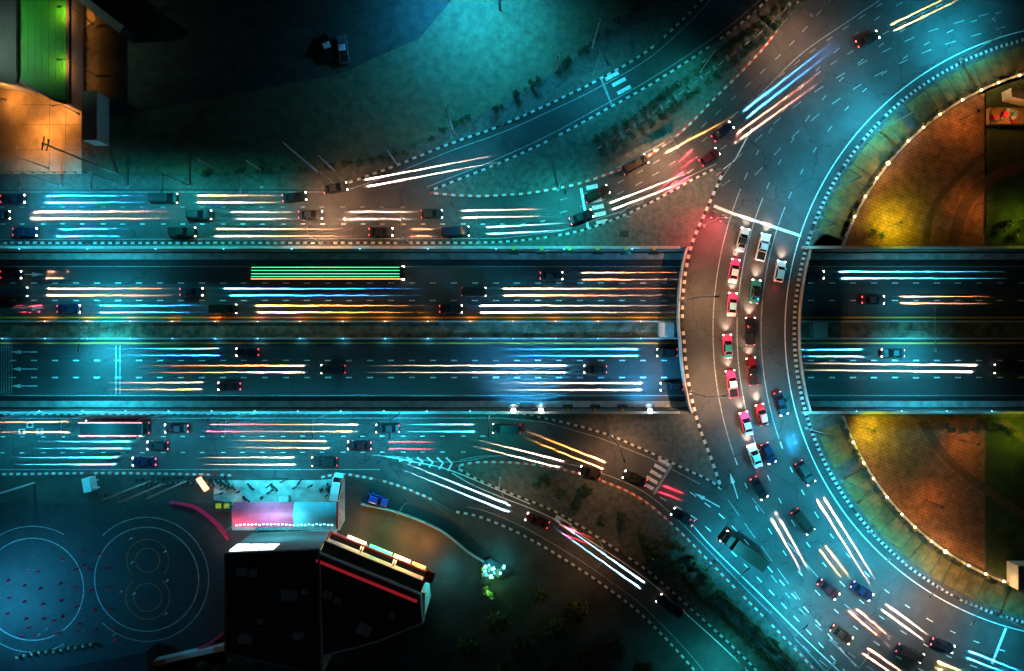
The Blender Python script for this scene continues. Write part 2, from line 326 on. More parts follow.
b = MB(); b.ribbon(W2(smooth([(922, 421), (940, 450), (962, 472), (984, 488), (1030, 520)])), 1.6, 0.131, M['path']); b.ribbon(W2(smooth([(1000, 420), (1040, 450)])), 1.4, 0.131, M['path'])
struct(b.build('path'), 'dark curved footpath across the southern plaza')
b = MB(); b.ribbon(W2(smooth([(952, 244), (965, 205), (990, 180), (1040, 160)])), 2.2, 0.131, M['path']); b.ribbon(W2(smooth([(925, 244), (935, 205), (965, 170), (984, 155)])), 1.2, 0.131, M['path'])
struct(b.build('path'), 'dark curved footpath across the northern plaza')

# sloped concrete panels along the outer edge of both parks
for s, nm in ((-1, 'northern'), (1, 'southern')):
    vg = empty('panelled_slope', P(CX, CYC)); struct(vg, 'strip of olive panels along the ' + nm + ' park kerb')
    a = 20.0
    while a < 78:
        st = 2.6 + rnd.uniform(-0.25, 0.25)
        if rnd.random() > 0.06:
            q = [Vector(p) for p in arc(293, s * a, s * (a + st - 0.16), 3) + arc(271, s * (a + st - 0.16), s * a, 3)]
            q = [((p.x - CX) * k_at(0), -(p.y - CYC) * k_at(0)) for p in q]
            b = MB(); b.prism(q, 0.12, 0.16 + rnd.uniform(0, 0.05), M['slope']); b.build('panel', vg)
        a += st

# ------------------------------------------------------------------ kerbs
def kerb(pts, label, period=8.5, w=0.36, h=0.22, alt='kerb_d', name='kerb'):
    pts = resample(pts, period / 2); b = MB()
    for i, (p, q) in enumerate(zip(pts[:-1], pts[1:])):
        a = P(*p); c = P(*q); d = c - a; j = rnd.uniform(-.03, .03)
        if rnd.random() < .025: continue
        b.box(((a.x + c.x) / 2, (a.y + c.y) / 2 + j, h / 2 + j / 2), (d.length * rnd.uniform(.86, .97), w + 0.04 * (i % 2), h - 0.012 * (i % 2)), M['kerb_w'] if i % 2 else M[alt], math.atan2(d.y, d.x))
    return struct(b.build(name), label)
kerb(K1, 'black and white kerb along the field side of the upper slip road')
kerb(K2, 'black and white kerb on the upper edge of the planted island')
kerb(K3, 'red and white kerb on the lower edge of the planted island', alt='kerb_r')
kerb(K4, 'black and white kerb between the upper slip road and trench', 7.5)
kerb(K6, 'black and white kerb along the queue side of the bridge', 8.5, 0.5, 0.3)
kerb(K7, 'black and white kerb along the lower frontage road', 7.5)
kerb(K8, 'red and white kerb beside the training lot', 7, alt='kerb_r')
kerb(K9, 'red and white kerb bending past the forecourt', 7, alt='kerb_r')
kerb(K10, 'black and white kerb on the outer side of the lower slip road', 8)
kerb(K11, 'black and white kerb below the lower planted island', 8)
kerb(K12, 'red and white kerb above the lower planted island', 8, alt='kerb_r')
kerb(arc(299, -80, 80, 200), 'white dotted kerb along the inside of the big curve', 5.4, 0.5, 0.32)

# ------------------------------------------------------------------ sunken highway
b = MB(); b.sheet(W2([(-FAR, 258), (1950, 258), (1950, 403), (-FAR, 403)], TZ), TZ, M['hw']); struct(b.build('highway'), 'sunken dual carriageway asphalt in the trench')
yN = P(0, 248)[1]; yS = P(0, 412)[1]; xl, xr = P(-FAR, 0)[0], P(1950, 0)[0]; xm = (xl + xr) / 2; xw = xr - xl
def wall_thing(yc, label):
    e = empty('retaining_wall', (0, yc, TZ), 0, label, 'retaining wall'); sg = 1 if yc > 0 else -1
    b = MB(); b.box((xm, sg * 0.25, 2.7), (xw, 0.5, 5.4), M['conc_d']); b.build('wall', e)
    b = MB(); b.box((xm, -sg * 0.9, 0.09), (xw, 1.2, 0.5), M['conc']); b.build('walkway', e)
    b = MB(); b.box((xm, -sg * 2.0, 0.015), (xw, 0.8, 0.05), M['dmetal']); b.build('gutter', e)
    for x0, x1 in ((-FAR, 679), (801, 1950)):
        a, c = P(x0, 0)[0], P(x1, 0)[0]
        b = MB(); b.box(((a + c) / 2, sg * 0.02, 6.36), (c - a, 0.36, 0.8), M['conc']); b.build('parapet', e)
        b = MB(); b.box(((a + c) / 2, sg * 0.02, 6.83), (c - a, 0.48, 0.13), M['coping']); b.build('coping', e)
        b = MB()
        b.tube((a, -sg * 0.45, 5.0), (c, -sg * 0.45, 5.0), 0.06, 0.06, M['metal']); b.build('pipe', e)
    return e
wall_thing(yN, 'long concrete retaining wall on the north side of the sunken highway')
wall_thing(yS, 'long concrete retaining wall on the south side of the sunken highway')
e = empty('median', P(-100, 330, TZ)); struct(e, 'raised median of bare soil between the two carriageways'); ex = e.location.x
y0, y1 = P(0, 321.5, TZ)[1], P(0, 338.5, TZ)[1]; yc = (y0 + y1) / 2 - e.location.y
x0w, x1w = P(-FAR, 0, TZ)[0] - ex, P(1950, 0, TZ)[0] - ex
b = MB(); b.box(((x0w + x1w) / 2, yc, 0.15), (x1w - x0w, y0 - y1 - 0.3, 0.3), M['median']); b.build('soil_bed', e)
for yy in (y0, y1):
    b = MB(); b.box(((x0w + x1w) / 2, yy - e.location.y, 0.4), (x1w - x0w, 0.3, 0.8), M['coping']); b.build('barrier', e)
mb = MB()
for i in range(420):
    x = P(rnd.uniform(0, 1024), 0, TZ)[0]; y = rnd.uniform(y1 + 0.5, y0 - 0.5); r = rnd.uniform(0.1, 0.35)
    q = [(x + r * math.cos(t * 1.05) * rnd.uniform(0.7, 1.3), y + r * 0.8 * math.sin(t * 1.05) * rnd.uniform(0.7, 1.3)) for t in range(6)]
    mb.prism(q, TZ + 0.301, TZ + 0.36 + rnd.uniform(0, 0.15), rnd.choice([M['lf3'], M['grass'], M['median'], M['lf2']]))
tag(mb.build('ground_cover'), 'low weeds and stones scattered along the highway median', 'weeds', kind='stuff')
# small green-grey pier cap at the end of the median by the bridge, both sides
for px, nm in ((664, 'left'), (815, 'right')):
    t = empty('bridge_pier', P(px, 330, TZ), 0, 'squat grey pier block on the median ' + nm + ' of the bridge', 'pier')
    b = MB(); b.box((0, 0, 1.1), (2.6, 2.6, 2.2), M['conc']); b.build('pier_block', t, bevel=0.08)
    b = MB(); b.box((0, 0, 2.27), (2.9, 2.9, 0.14), M['coping']); b.build('pier_cap', t)

# bridge
bt = empty('bridge', (0, 0, 0), 0, 'curved road bridge carrying queued cars over the sunken highway', 'bridge')
left = [tuple(p) for p in K6 if 244 < p[1] < 417]; left = [(p[0] - 2.5, p[1]) for p in left]
right = [p for p in arc(295.5, -17, 17, 50)]
left = [(left[0][0] + .6, 247.0)] + [p for p in left if 248 < p[1] < 412] + [(left[-1][0], 413.0)]
rgt = [(CX - (295.5 ** 2 - 84 ** 2) ** .5, 247.0)] + [p for p in right if 248 < p[1] < 412] + [(CX - (295.5 ** 2 - 82 ** 2) ** .5, 413.0)]
b = MB(); b.prism(W2(left + rgt[::-1]), -1.3, 0.0, M['asphalt'], M['coping']); b.build('deck', bt)
b = MB(); b.wall(W2([(p[0] - 1.2, p[1]) for p in left]), 0.3, -0.9, 0.55, M['coping']); b.build('parapet', bt)
b = MB(); b.wall(W2([(p[0] + 1.2, p[1]) for p in rgt]), 0.3, -0.9, 0.55, M['coping']); b.build('parapet', bt)
for px, py in ((715, 330), (760, 330)):
    b = MB(); q = P(px, py, TZ); b.box((q.x, q.y, -3.7), (1.4, 2.2, 4.6), M['conc']); b.build('pier', bt)

# ------------------------------------------------------------------ painted markings
mk = {'white': MB(), 'yellow': MB(), 'dimwhite': MB()}
def line(pts, w=0.16, z=0.005, c='white'): mk[c].ribbon(W2(pts, z), w, z, M[c])
def dashes(pts, on, off, w=0.16, z=0.005, c='white', phase=0):
    pts = resample(pts, 1.5); per = on + off
    L = 0; seg = []
    for i, p in enumerate(pts):
        pos = (i * 1.5 + phase) % per
        if pos < on: seg.append(p)
        else:
            if len(seg) > 1: mk[c].ribbon(W2(seg, z), w, z, M[c])
            seg = []
    if len(seg) > 1: mk[c].ribbon(W2(seg, z), w, z, M[c])
HZ = TZ + 0.006
for y in (266.5, 395.5): line([(-200, y), (1300, y)], 0.2, HZ, 'dimwhite')
for y in (317.5, 343.2): line([(-200, y), (1300, y)], 0.3, HZ, 'yellow')
for y in (283, 300.5): dashes([(-200, y), (1300, y)], 7, 14, 0.22, HZ)
for y in (360.5, 377.5): dashes([(-200, y), (1300, y)], 7, 14, 0.24, HZ)
for x in (1.5, 4, 6.5, 9, 11.5): line([(x, 345.5), (x, 394)], 0.2, HZ, 'dimwhite')
for x, wd in ((116, 0.22), (120, 0.16)): line([(x, 345.5), (x, 394)], wd, HZ, 'dimwhite'); 
def arrow(px, py, ang, L=4.6, z=0.005, c='white'):
    o = P(px, py, z); m = Matrix.Rotation(ang, 2)
    for poly in ([(-L / 2, -.09), (L * .12, -.09), (L * .12, .09), (-L / 2, .09)], [(L * .12, -.4), (L / 2, 0), (L * .12, .4)]):
        mk[c].sheet([(m @ Vector(p)) + o.xy for p in poly], z, M[c])
for y in (274.5, 308): arrow(28, y, 0, 6.5, HZ)
for y in (352, 369, 386): arrow(24, y, math.pi, 5.2, HZ, 'white')
# upper frontage
dashes([(-100, 207), (420, 207)], 6, 14, 0.15, 0.005, 'dimwhite'); dashes([(-100, 224), (520, 224), (560, 219)], 6, 14, 0.17)
line([(-100, 239.5), (500, 238.5), (560, 231), (620, 212), (690, 176), (716, 164)], 0.15, 0.005, 'dimwhite'); line([(-100, 192), (330, 192)], 0.15, 0.005, 'dimwhite')
off = lambda K, dx, dy: [(p[0] + dx, p[1] + dy) for p in K]
line(off(K1, 3, 6), 0.16, c='dimwhite'); line(off(K2, -3, -4), 0.16, c='dimwhite')
for pts in ([(560, 213), (620, 193), (680, 158), (740, 110), (800, 60), (860, 18), (900, -8)], [(600, 222), (650, 198), (720, 150), (770, 110), (830, 65), (900, 25), (960, -5)],
            [(560, 200), (620, 182), (680, 145), (740, 92), (790, 45), (830, 0)]): dashes(smooth(pts), 9, 11, 0.15, c='dimwhite')
for pts in ([(735, 160), (790, 110), (850, 70), (920, 35), (1000, 10)], [(755, 175), (800, 130), (860, 85), (930, 50), (1010, 25)]): dashes(smooth(pts), 12, 14, 0.15, c='dimwhite')
line(smooth([(755, 100), (800, 55), (850, 20), (880, 0)]), 0.16, c='dimwhite')
# gore nose lines
line([(720, 172), (735, 160), (752, 128)], 0.2); line([(735, 158), (700, 212)], 0.16, c='dimwhite'); line([(715, 176), (722, 186), (730, 180)], 0.16, c='dimwhite')
# big curve
line(arc(308, -80, 80, 160), 0.2)
for rr in (332, 356, 380): line(arc(rr, -22, 19, 50), 0.18, c='dimwhite')
for rr in (332, 356, 380): dashes(arc(rr, 19.5, 78, 90), 8, 18, 0.17); dashes(arc(rr, -23.5, -76, 90), 8, 18, 0.17, c='dimwhite')
dashes(arc(404, 34, 70, 70), 10, 12, 0.16, c='dimwhite'); dashes(arc(428, 44, 70, 60), 12, 11, 0.16, c='dimwhite')
st = W2([(714, 206), (734, 214), (768, 225), (801, 236)], 0.007); mk['white'].ribbon(st, 0.55, 0.007, M['white'])
mk['white'].ribbon(W2([(1006, 628), (992, 664)], 0.007), 0.5, 0.007, M['white'])
# lower flow
line(smooth([(690, 522), (713, 548), (760, 594), (800, 634), (840, 672)]), 0.2)
for pts in ([(690, 492), (728, 522), (775, 575), (820, 625), (860, 671)], [(660, 497), (700, 522), (745, 565), (790, 612), (845, 671)]): dashes(smooth(pts), 9, 9, 0.2)
for pts in ([(728, 500), (748, 528), (775, 565), (800, 600)], [(752, 498), (790, 545), (840, 600), (890, 640)]): dashes(smooth(pts), 20, 8, 0.15, c='dimwhite')
line(off(K11, -4, 6), 0.17); line(off(K12, 4, -6), 0.16, c='dimwhite'); line(off(K10, 4, -6)[3:], 0.14, c='dimwhite')
dashes([(-100, 437), (500, 436)], 6, 14, 0.16); dashes([(-100, 453), (470, 452)], 6, 14, 0.15)
line([(-100, 418.5), (500, 418), (545, 422), (600, 438), (650, 458), (700, 484)], 0.15, c='dimwhite'); line([(-100, 469.5), (380, 469.5)], 0.15, c='dimwhite')
line(smooth([(372, 455), (400, 457), (450, 462), (500, 455)]), 0.15, c='dimwhite'); line(smooth([(378, 455), (415, 462), (455, 472), (530, 504)]), 0.2)
for x in (400, 410, 420, 430, 440, 449):
    o = 0.32 * (x - 385)
    mk['white'].ribbon(W2([(x - 3, 457.5), (x + 3, 461 + (x - 400) * 0.05), (x - 1, 458 + (x - 385) * 0.2)], 0.007), 0.36, 0.007, M['white'])
arrow(707, 500, math.pi - 0.5, 5.5); arrow(734, 486, math.pi / 2 + 0.3, 5.0)
def zebra(pts, ang, L, w):
    for px, py in pts:
        o = P(px, py, 0.009); m = Matrix.Rotation(ang, 2)
        mk['white'].sheet([(m @ Vector(p)) + o.xy for p in ((-L / 2, -w / 2), (L / 2, -w / 2), (L / 2, w / 2), (-L / 2, w / 2))], 0.009, M['white'])
zebra([(592, 187), (596, 200), (598, 207), (600, 214), (602, 222)], R(12), 2.2, 0.8)
mk['white'].ribbon(W2([(581, 188), (588, 228)], 0.007), 0.5, 0.007, M['white'])
zebra([(664, 462), (660, 468), (656, 474), (652, 480), (648, 486)], R(-30), 2.4, 0.65); mk['dimwhite'].ribbon(W2([(672, 464), (654, 494)], 0.007), 0.5, 0.007, M['dimwhite'])
zebra([(612, 76), (619, 82), (624, 90), (632, 97)], R(28), 2.8, 0.7); mk['dimwhite'].ribbon(W2([(593, 58), (613, 108)], 0.007), 0.4, 0.007, M['dimwhite'])
zebra([(563, 522), (568, 527)], R(-33), 3.4, 1.1)
labs = {'white': 'bright white lane lines dashes arrows and crossings on the roads', 'yellow': 'yellow edge lines beside the highway median', 'dimwhite': 'faded white edge lines and lane lines on the roads'}
for k, m in mk.items(): struct(m.build('road_marking'), labs[k])
# training lot circles
def ring(m, c, r, w, a0=0, a1=360, mm='dimwhite', z=0.129): m.ribbon(W2([(c[0] + r * math.cos(R(a)), c[1] + r * math.sin(R(a))) for a in range(a0, a1 + 1, 5)]), w, z, M[mm])
m = MB()
ring(m, (33, 589), 51, .2); ring(m, (33, 589), 63, .16, 60, 300, z=0.134); ring(m, (147, 579), 52, .22, z=0.139); ring(m, (147, 579), 62, .18, -135, 135, z=0.144)
ring(m, (148, 560), 12, .12, mm='orange_paint'); ring(m, (148, 560), 21, .12, 140, 400, 'orange_paint', 0.134); ring(m, (148, 597), 14, .12, mm='orange_paint', z=0.139); ring(m, (148, 597), 22, .12, -50, 230, 'orange_paint', 0.144)
struct(m.build('lot_marking'), 'painted double circles and orange figure eight on the riding lot')

# ------------------------------------------------------------------ foliage
def leaf_mesh(name, n, rx, rz, zc, leaf, mats, seed):
    r = random.Random(seed); b = MB()
    clumps = [(Vector((r.gauss(0, 1), r.gauss(0, 1), r.gauss(0, 1))).normalized() * r.uniform(0.35, 0.95)) for _ in range(max(5, n // 26))]
    for i in range(n):
        c = r.choice(clumps) + Vector((r.gauss(0, .22), r.gauss(0, .22), r.gauss(0, .22)))
        p = Vector((c.x * rx, c.y * rx, zc + c.z * rz)); s = leaf * r.uniform(0.6, 1.3)
        nrm = Vector((r.gauss(0, .6), r.gauss(0, .6), 1)).normalized(); u = nrm.orthogonal().normalized(); u.rotate(Matrix.Rotation(r.uniform(0, 6.3), 3, nrm)); w = nrm.cross(u)
        b.add([p - u * s, p + w * s * .45, p + u * s, p - w * s * .45], [(0, 1, 2, 3)], r.choice(mats))
    return b.mesh(name)
def plant_proto(seed, n, rx, rz, h, leaf, mats, tr, tname='trunk'):
    cm = leaf_mesh('crown', n, rx, rz, h, leaf, mats, seed); b = MB(); r = random.Random(seed)
    b.tube((0, 0, -0.05), (0, 0, h * .6), tr, tr * .6, M['bark'], 6)
    for i in range(4):
        a = r.uniform(0, 6.3); b.tube((0, 0, h * (.4 + .05 * i)), (math.cos(a) * rx * .6, math.sin(a) * rx * .6, h + r.uniform(-.1, .3) * rz), tr * .5, tr * .2, M['bark'], 5)
    return cm, b.mesh(tname)
def put_plant(kind, proto, loc, label, cat, group, sc=1.0):
    t = empty(kind, loc, rnd.uniform(0, 6.3), label, cat, group); t.scale = (sc, sc, sc * rnd.uniform(.85, 1.2))
    for nm, me in zip(('crown', 'trunk'), proto):
        o = bpy.data.objects.new(nm, me); C.objects.link(o); o.parent = t
    return t
SHR = [plant_proto(i, 230, 0.74, 0.8, 1.0, 0.2, [M['lf1'], M['lf2'], M['lf1']], 0.06) for i in range(4)]
SHO = [plant_proto(20 + i, 200, 0.85, 0.8, 1.0, 0.22, [M['lf3'], M['lf2'], M['lf1']], 0.06) for i in range(4)]
TRE = [plant_proto(40 + i, 900, 2.3, 1.9, 4.6, 0.34, [M['lf1'], M['lf2'], M['lf1'], M['lf3']], 0.18) for i in range(4)]
def row(a, c, n, protos, label, group, jit=1.0, sc=1.0, z=0.12):
    for i in range(n):
        t = i / (n - 1); put_plant('shrub', rnd.choice(protos), P(a[0] + (c[0] - a[0]) * t + rnd.uniform(-jit, jit), a[1] + (c[1] - a[1]) * t + rnd.uniform(-jit, jit), z), label, 'shrub', group, sc * rnd.uniform(.8, 1.15))
def prow(path, n, protos, label, group, jit=1.0, sc=1.0, z=0.12):
    pts = resample(smooth(path), 1); 
    for i in range(n):
        p = pts[int(i * (len(pts) - 1) / (n - 1))]
        put_plant('shrub', rnd.choice(protos), P(p.x + rnd.uniform(-jit, jit) * .5, p.y + rnd.uniform(-jit, jit) * .5, z), ordn(i) + ' ' + label, 'shrub', group, sc * rnd.uniform(.88, 1.12))
prow([(596, 141), (635, 118), (675, 88), (720, 55), (760, 25), (790, -2)], 23, SHR, 'dark shrub from the left in the upper row of the long island', 'shrubs in the upper island row')
prow([(603, 155), (642, 131), (684, 101), (728, 67), (770, 33), (800, 2)], 23, SHR, 'dark shrub from the left in the lower row of the long island', 'shrubs in the lower island row')
prow([(676, 562), (700, 590), (735, 628), (770, 660), (790, 678)], 26, SHO, 'olive shrub from the top in the row nearest the lower slip road', 'shrubs in the outer row of the lower island')
prow([(690, 558), (715, 588), (750, 622), (785, 655), (800, 671)], 24, SHO, 'olive shrub from the top in the inner row of the lower island', 'shrubs in the inner row of the lower island')
for i, (px, py, sc) in enumerate(sorted(((655, 548, 1.9), (668, 541, 1.3), (678, 546, 1.2), (645, 540, 1.1), (648, 556, 1.0), (640, 533, .9), (664, 556, 1.1)))):
    put_plant('shrub', SHO[int(px) % 4], P(px, py, .12), ordn(i) + ' bush from the left in the cluster before the lower shrub rows', 'shrub', 'bushes clustered on the lower island', sc)
for i, (px, py) in enumerate(sorted(((536, 484), (560, 492), (545, 478), (575, 505), (600, 520), (585, 490), (620, 515)))):
    put_plant('shrub', SHR[int(px) % 4], P(px, py, .12), ordn(i) + ' low dark bush from the left on the dim lower island', 'shrub', 'scattered bushes on the lower island', rnd.uniform(.9, 1.6))
for px, py, sc in ((628, 4, 1.0), (640, 1, .8)): put_plant('tree', TRE[int(px) % 4], P(px, py, .12), 'leafy green tree ' + ('left' if px < 635 else 'right') + ' of the pair at the top edge of the field', 'tree', 'trees at the top of the field', sc)
for i, (px, py) in enumerate(sorted(((500, 612), (525, 640), (556, 618), (580, 650), (610, 640), (540, 590), (470, 640), (504, 660), (445, 650), (573, 605), (640, 660), (600, 668), (551, 662), (420, 662)))):
    put_plant('tree', TRE[int(px) % 4], P(px, py, .12), ordn(i) + ' dark tree from the left in the unlit grove below the slip road', 'tree', 'trees in the unlit grove', rnd.uniform(.6, 1.0))
for i, (px, py) in enumerate(((208, 660), (220, 668), (236, 652), (250, 664), (265, 668), (300, 663), (312, 648))):
    put_plant('tree', TRE[int(px) % 4], P(px, py, .12), ordn(i) + ' small bushy tree from the left along the lower edge', 'tree', 'bushy trees behind the dark roof', rnd.uniform(.35, .55))
pts = resample([tuple(p) for p in field][4:-8], 9)
fi = -1
for p in pts:
    if rnd.random() < .8:
        fi += 1; put_plant('shrub', rnd.choice(SHR), P(p.x + rnd.uniform(-3, 3), p.y + rnd.uniform(-2, 2), .12), ordn(fi) + ' scrubby bush from the left along the lower field edge', 'shrub', 'bushes along the field edge', rnd.uniform(.5, 1.0))
for s, nm in ((-1, 'northern'), (1, 'southern')):
    for i, a in enumerate([20 + i * 2.1 for i in range(27)]):
        p = arc(268.5, s * a, s * a, 1)[0]; put_plant('shrub', rnd.choice(SHO), P(p[0], p[1], .12), ordn(i) + ' low hedge bush from the highway along the ' + nm + ' lamp wall', 'shrub', 'hedge bushes along the ' + nm + ' lamp wall', rnd.uniform(.55, .85))
for i, (px, py) in enumerate(((948, 428), (962, 430), (973, 429), (990, 425), (1001, 428), (1011, 431))):
    put_plant('shrub', SHO[int(px) % 4], P(px, py, .12), ordn(i) + ' bush from the left at the highway edge of the southern plaza', 'shrub', 'bushes at the top of the southern plaza', rnd.uniform(.7, 1.1))
for i, (px, py) in enumerate(((870, 234), (880, 236), (998, 232), (1006, 224), (1012, 236), (1020, 230))):
    put_plant('shrub', SHO[int(px) % 4], P(px, py, .12), ordn(i) + ' bush from the left at the highway edge of the northern plaza', 'shrub', 'bushes at the foot of the northern plaza', rnd.uniform(.7, 1.1))
# white stakes between the island shrubs: one low picket per shrub
pk = MB(); pk.box((0, 0, .45), (.09, .9, .9), M['kerb_w']); pkm = pk.mesh('stake')
pts = resample(smooth([(599, 148), (638, 124), (680, 94), (724, 61), (765, 29), (795, 0)]), 8.3)
for i, p in enumerate(pts[:-1]):
    d = pts[i + 1] - p; o = bpy.data.objects.new('marker_board', pkm); C.objects.link(o); o.location = P(p.x, p.y, .12); o.rotation_euler = (0, 0, math.atan2(-d.y, d.x) + (0 if i % 2 else math.pi / 2))
    tag(o, ordn(i) + ' low white marker board from the left between the island shrub rows', 'marker board', 'marker boards between the island shrubs')

# ------------------------------------------------------------------ lamps
lamp_n = [0]
def street_lamp(px, py, ang, col, energy, h=10.5, label='', z=0.12, arm=2.6, mats='lampc', double=False, cone=138, name='street_lamp', tilt=.36, low=1.0):
    t = empty(name, P(px, py, z), ang, label, 'street lamp')
    b = MB(); b.tube((0, 0, 0), (0, 0, h), .12, .07, M['metal']); b.build('pole', t); b = MB(); b.box((0, 0, .15), (.45, .45, .3), M['conc']); b.build('base', t)
    for s in ((1, -1) if double else (1,)):
        b = MB(); b.tube((0, 0, h - .1), (s * arm, 0, h + .25), .05, .04, M['metal'], 6); b.build('arm', t)
        b = MB(); b.box((s * (arm + .3), 0, h + .22), (.75, .3, .14), M['metal']); hd = b.build('lamp_head', t, bevel=.03)
        b = MB(); b.box((s * (arm + .3), 0, h + .135), (.6, .24, .03), M[mats]); b.build('lens', hd)
        light('SPOT', 'lamp_light', (s * (arm + .3), 0, h + .08), col, energy * (low if s < 0 else 1), t, .2, (s * tilt, 0, -1), cone)
    return t
LK = 1.0
LAMPS = [  # px, py, arm angle (deg), colour, watts, height, words
    (62, 186, -90, CY, 34000, 11, 'by the yard entrance'), (190, 186, -90, TEAL, 14000, 10, 'between the yard and the dark lot'), (335, 184, -75, WARM, 9000, 10, 'where the upper slip roads divide'),
    (452, 137, -60, CY, 8000, 11, 'on the field kerb in the middle of the upper branch'), (592, 74, -60, CY, 12000, 11, 'on the field kerb near the upper crossing'), (558, 190, -80, TEAL, 26000, 11, 'on the island opposite the merge crossing'),
    (655, 150, -60, WARM, 26000, 11, 'at the middle of the long planted island'), (775, 32, -45, WARM, 16000, 11, 'at the top end of the long planted island'), (700, 72, -135, TEAL, 9000, 10, 'beside the upper shrub row'),
    (879, 131, 140, CY, 44000, 11, 'on the panelled slope at the upper curve'), (960, 60, 120, CY, 44000, 11, 'on the panelled slope near the top right'), (811, 232, 160, CY, 14000, 10, 'at the bridge corner by the northern plaza'),
    (704, 226, 0, WARM, 8000, 9, 'at the bridge kerb beside the red signal'), (690, 392, 5, WARM, 26000, 11, 'at the queue side kerb of the bridge'), (684, 300, 0, WARM, 18000, 11, 'on the bridge kerb beside the pink cars'),
    (806, 428, 170, CY, 34000, 11, 'at the bridge corner by the southern plaza'), (868, 531, -142, CY, 34000, 11, 'on the panelled slope at the lower curve'), (940, 586, -120, WARM, 15000, 11, 'near the southern plaza corner'), (1000, 615, -110, CY, 20000, 11, 'at the lower right edge of the curve'),
    (716, 560, 45, CY, 30000, 11, 'on the kerb of the lower island beside the box truck'), (795, 646, 45, CY, 22000, 11, 'at the bottom end of the lower island'), (610, 436, -70, WARM, 9000, 10, 'on the kerb of the southern triangular island'),
    (250, 413, -90, CY, 22000, 11, 'on the frontage kerb above the forecourt'), (400, 413, -90, CY, 28000, 11, 'on the frontage kerb above the chevrons'), (100, 413, -90, CY, 16000, 11, 'on the frontage kerb near the left edge'),
    (405, 503, 60, TEAL, 5000, 9, 'beside the blue car on the forecourt'), (500, 478, -60, WARM, 2200, 9, 'at the nose of the lower island'), (600, 541, 230, WARM, 2600, 9, 'on the lower island above the slip road'), (735, 655, 225, TEAL, 14000, 10, 'at the bottom of the lower slip road'),
    (480, 243, 90, TEAL, 12000, 11, 'on the trench kerb near the green bus'),
    (830, 640, 60, WARM, 7000, 11, 'at the foot of the wide lower junction'),
]
street_lamp(322, 243, R(90), WARM, 12000, 9, 'slim steel street lamp on the trench kerb of the upper frontage road', cone=108, tilt=.0, mats='lampw')
LAMPS += [(832, 190, 155, CY, 24000, 11, 'added on the slope kerb above the bridge corner'), (128, 187, -90, CY, 16000, 11, 'added on the verge right of the yard'), (262, 187, -90, TEAL, 10000, 10, 'added beneath the dark lot'), (410, 243, 90, WARM, 7000, 10, 'added on the trench kerb before the green bus end'), (170, 413, -90, CY, 16000, 11, 'added on the frontage kerb above the motorcycle row'), (330, 413, -90, CY, 18000, 11, 'added on the frontage kerb above the awning end'), (30, 413, -90, CY, 16000, 11, 'added on the frontage kerb above the manholes'), (490, 413, -90, TEAL, 9000, 11, 'added on the frontage kerb below the first glaring floodlight'), (770, 612, 45, CY, 32000, 11, 'on the kerb midway along the lower island'), (842, 480, -150, CY, 24000, 11, 'on the slope kerb below the southern corner'), (905, 562, -132, CY, 32000, 11, 'on the slope kerb in the middle of the lower curve')]  # frontage and junction lamps here are added to spread and tint the light
for px, py, an, col, en, h, words in LAMPS:
    street_lamp(px, py, R(an), col, en * LK, h, 'slim steel street lamp ' + words, mats='lampw' if col == WARM else 'lampc')
def mast(px, py, h, col, en, label, aim, cone=130):
    t = empty('floodlight_mast', P(px, py, .12), 0, label, 'floodlight mast')
    b = MB(); b.tube((0, 0, 0), (0, 0, h), .22, .12, M['metal']); b.build('pole', t); b = MB(); b.box((0, 0, h), (2.4, .2, .2), M['metal']); b.build('crossbar', t)
    for x in (-.9, 0, .9):
        b = MB(); b.box((x, -.2, h - .1), (.6, .3, .5), M['dmetal']); hh = b.build('floodlight', t); b = MB(); b.box((x, -.2, h - .365), (.5, .26, .03), M['lampc']); b.build('lens', hh)
    light('SPOT', 'flood_light', (0, -.4, h - .5), col, en, t, .4, aim, cone)
mast(-34, 50, 20, (.6, 1, .75), 22000, 'added mast beyond the left edge that brightens the green roof', (.86, .05, -1), 62)  # unseen mast put out of view to brighten the green roof
mast(500, 10, 16, (0.02, .55, .95), 46000, 'tall floodlight mast at the top edge of the grass field', (-.2, -.5, -1), 158)
mast(462, -22, 15, (.015, .36, .9), 60000, 'tall floodlight mast beyond the top edge of the dark lot', (0, -.25, -1))
mast(-12, 592, 14, (.03, .5, 1), 60000, 'tall floodlight mast at the left edge of the riding lot', (.55, 0, -1))
street_lamp(110, 330, R(90), CY, 30000, 9.5, 'double armed lamp post standing on the highway median', TZ + .3, 3.4, double=True, tilt=.7, low=1.9)
street_lamp(905, 330, R(90), CY, 9000, 9.5, 'double armed lamp post on the median right of the bridge', TZ + .3, 3.4, double=True, tilt=.7, low=4.0)

# small lights along walls and barriers
def wall_light(px, py, z, label, group, en, col=CY, dy=-1):
    t = empty('wall_light', P(px, py, z), 0, label, 'wall light', group)
    b = MB(); b.box((0, 0, .1), (.35, .22, .2), M['metal']); b.build('housing', t); b = MB(); b.box((0, 0, .215), (.2, .12, .03), M['lampc']); b.build('lens', t)
    light('POINT', 'wall_glow', (0, dy * .5, .45), col, en, t, .1)
for k in range(-7, 6): wall_light(255 + 43 * k, 411, .9, ordn(k + 7) + ' small light from the left on the south trench wall before the bridge', 'lights on the south trench wall left of the bridge', 110, dy=1)
for k in range(4): wall_light(856 + 45 * k, 411, .9, ordn(k) + ' small light from the left on the south trench wall beyond the bridge', 'lights on the south trench wall right of the bridge', 110, dy=1)
for k in range(-6, 10): wall_light(258 + 42.5 * k, 338.5, TZ + .8, ordn(k + 6) + ' small light from the left on the lower barrier of the highway median', 'lights on the lower median barrier', 75, BLU, dy=-1)
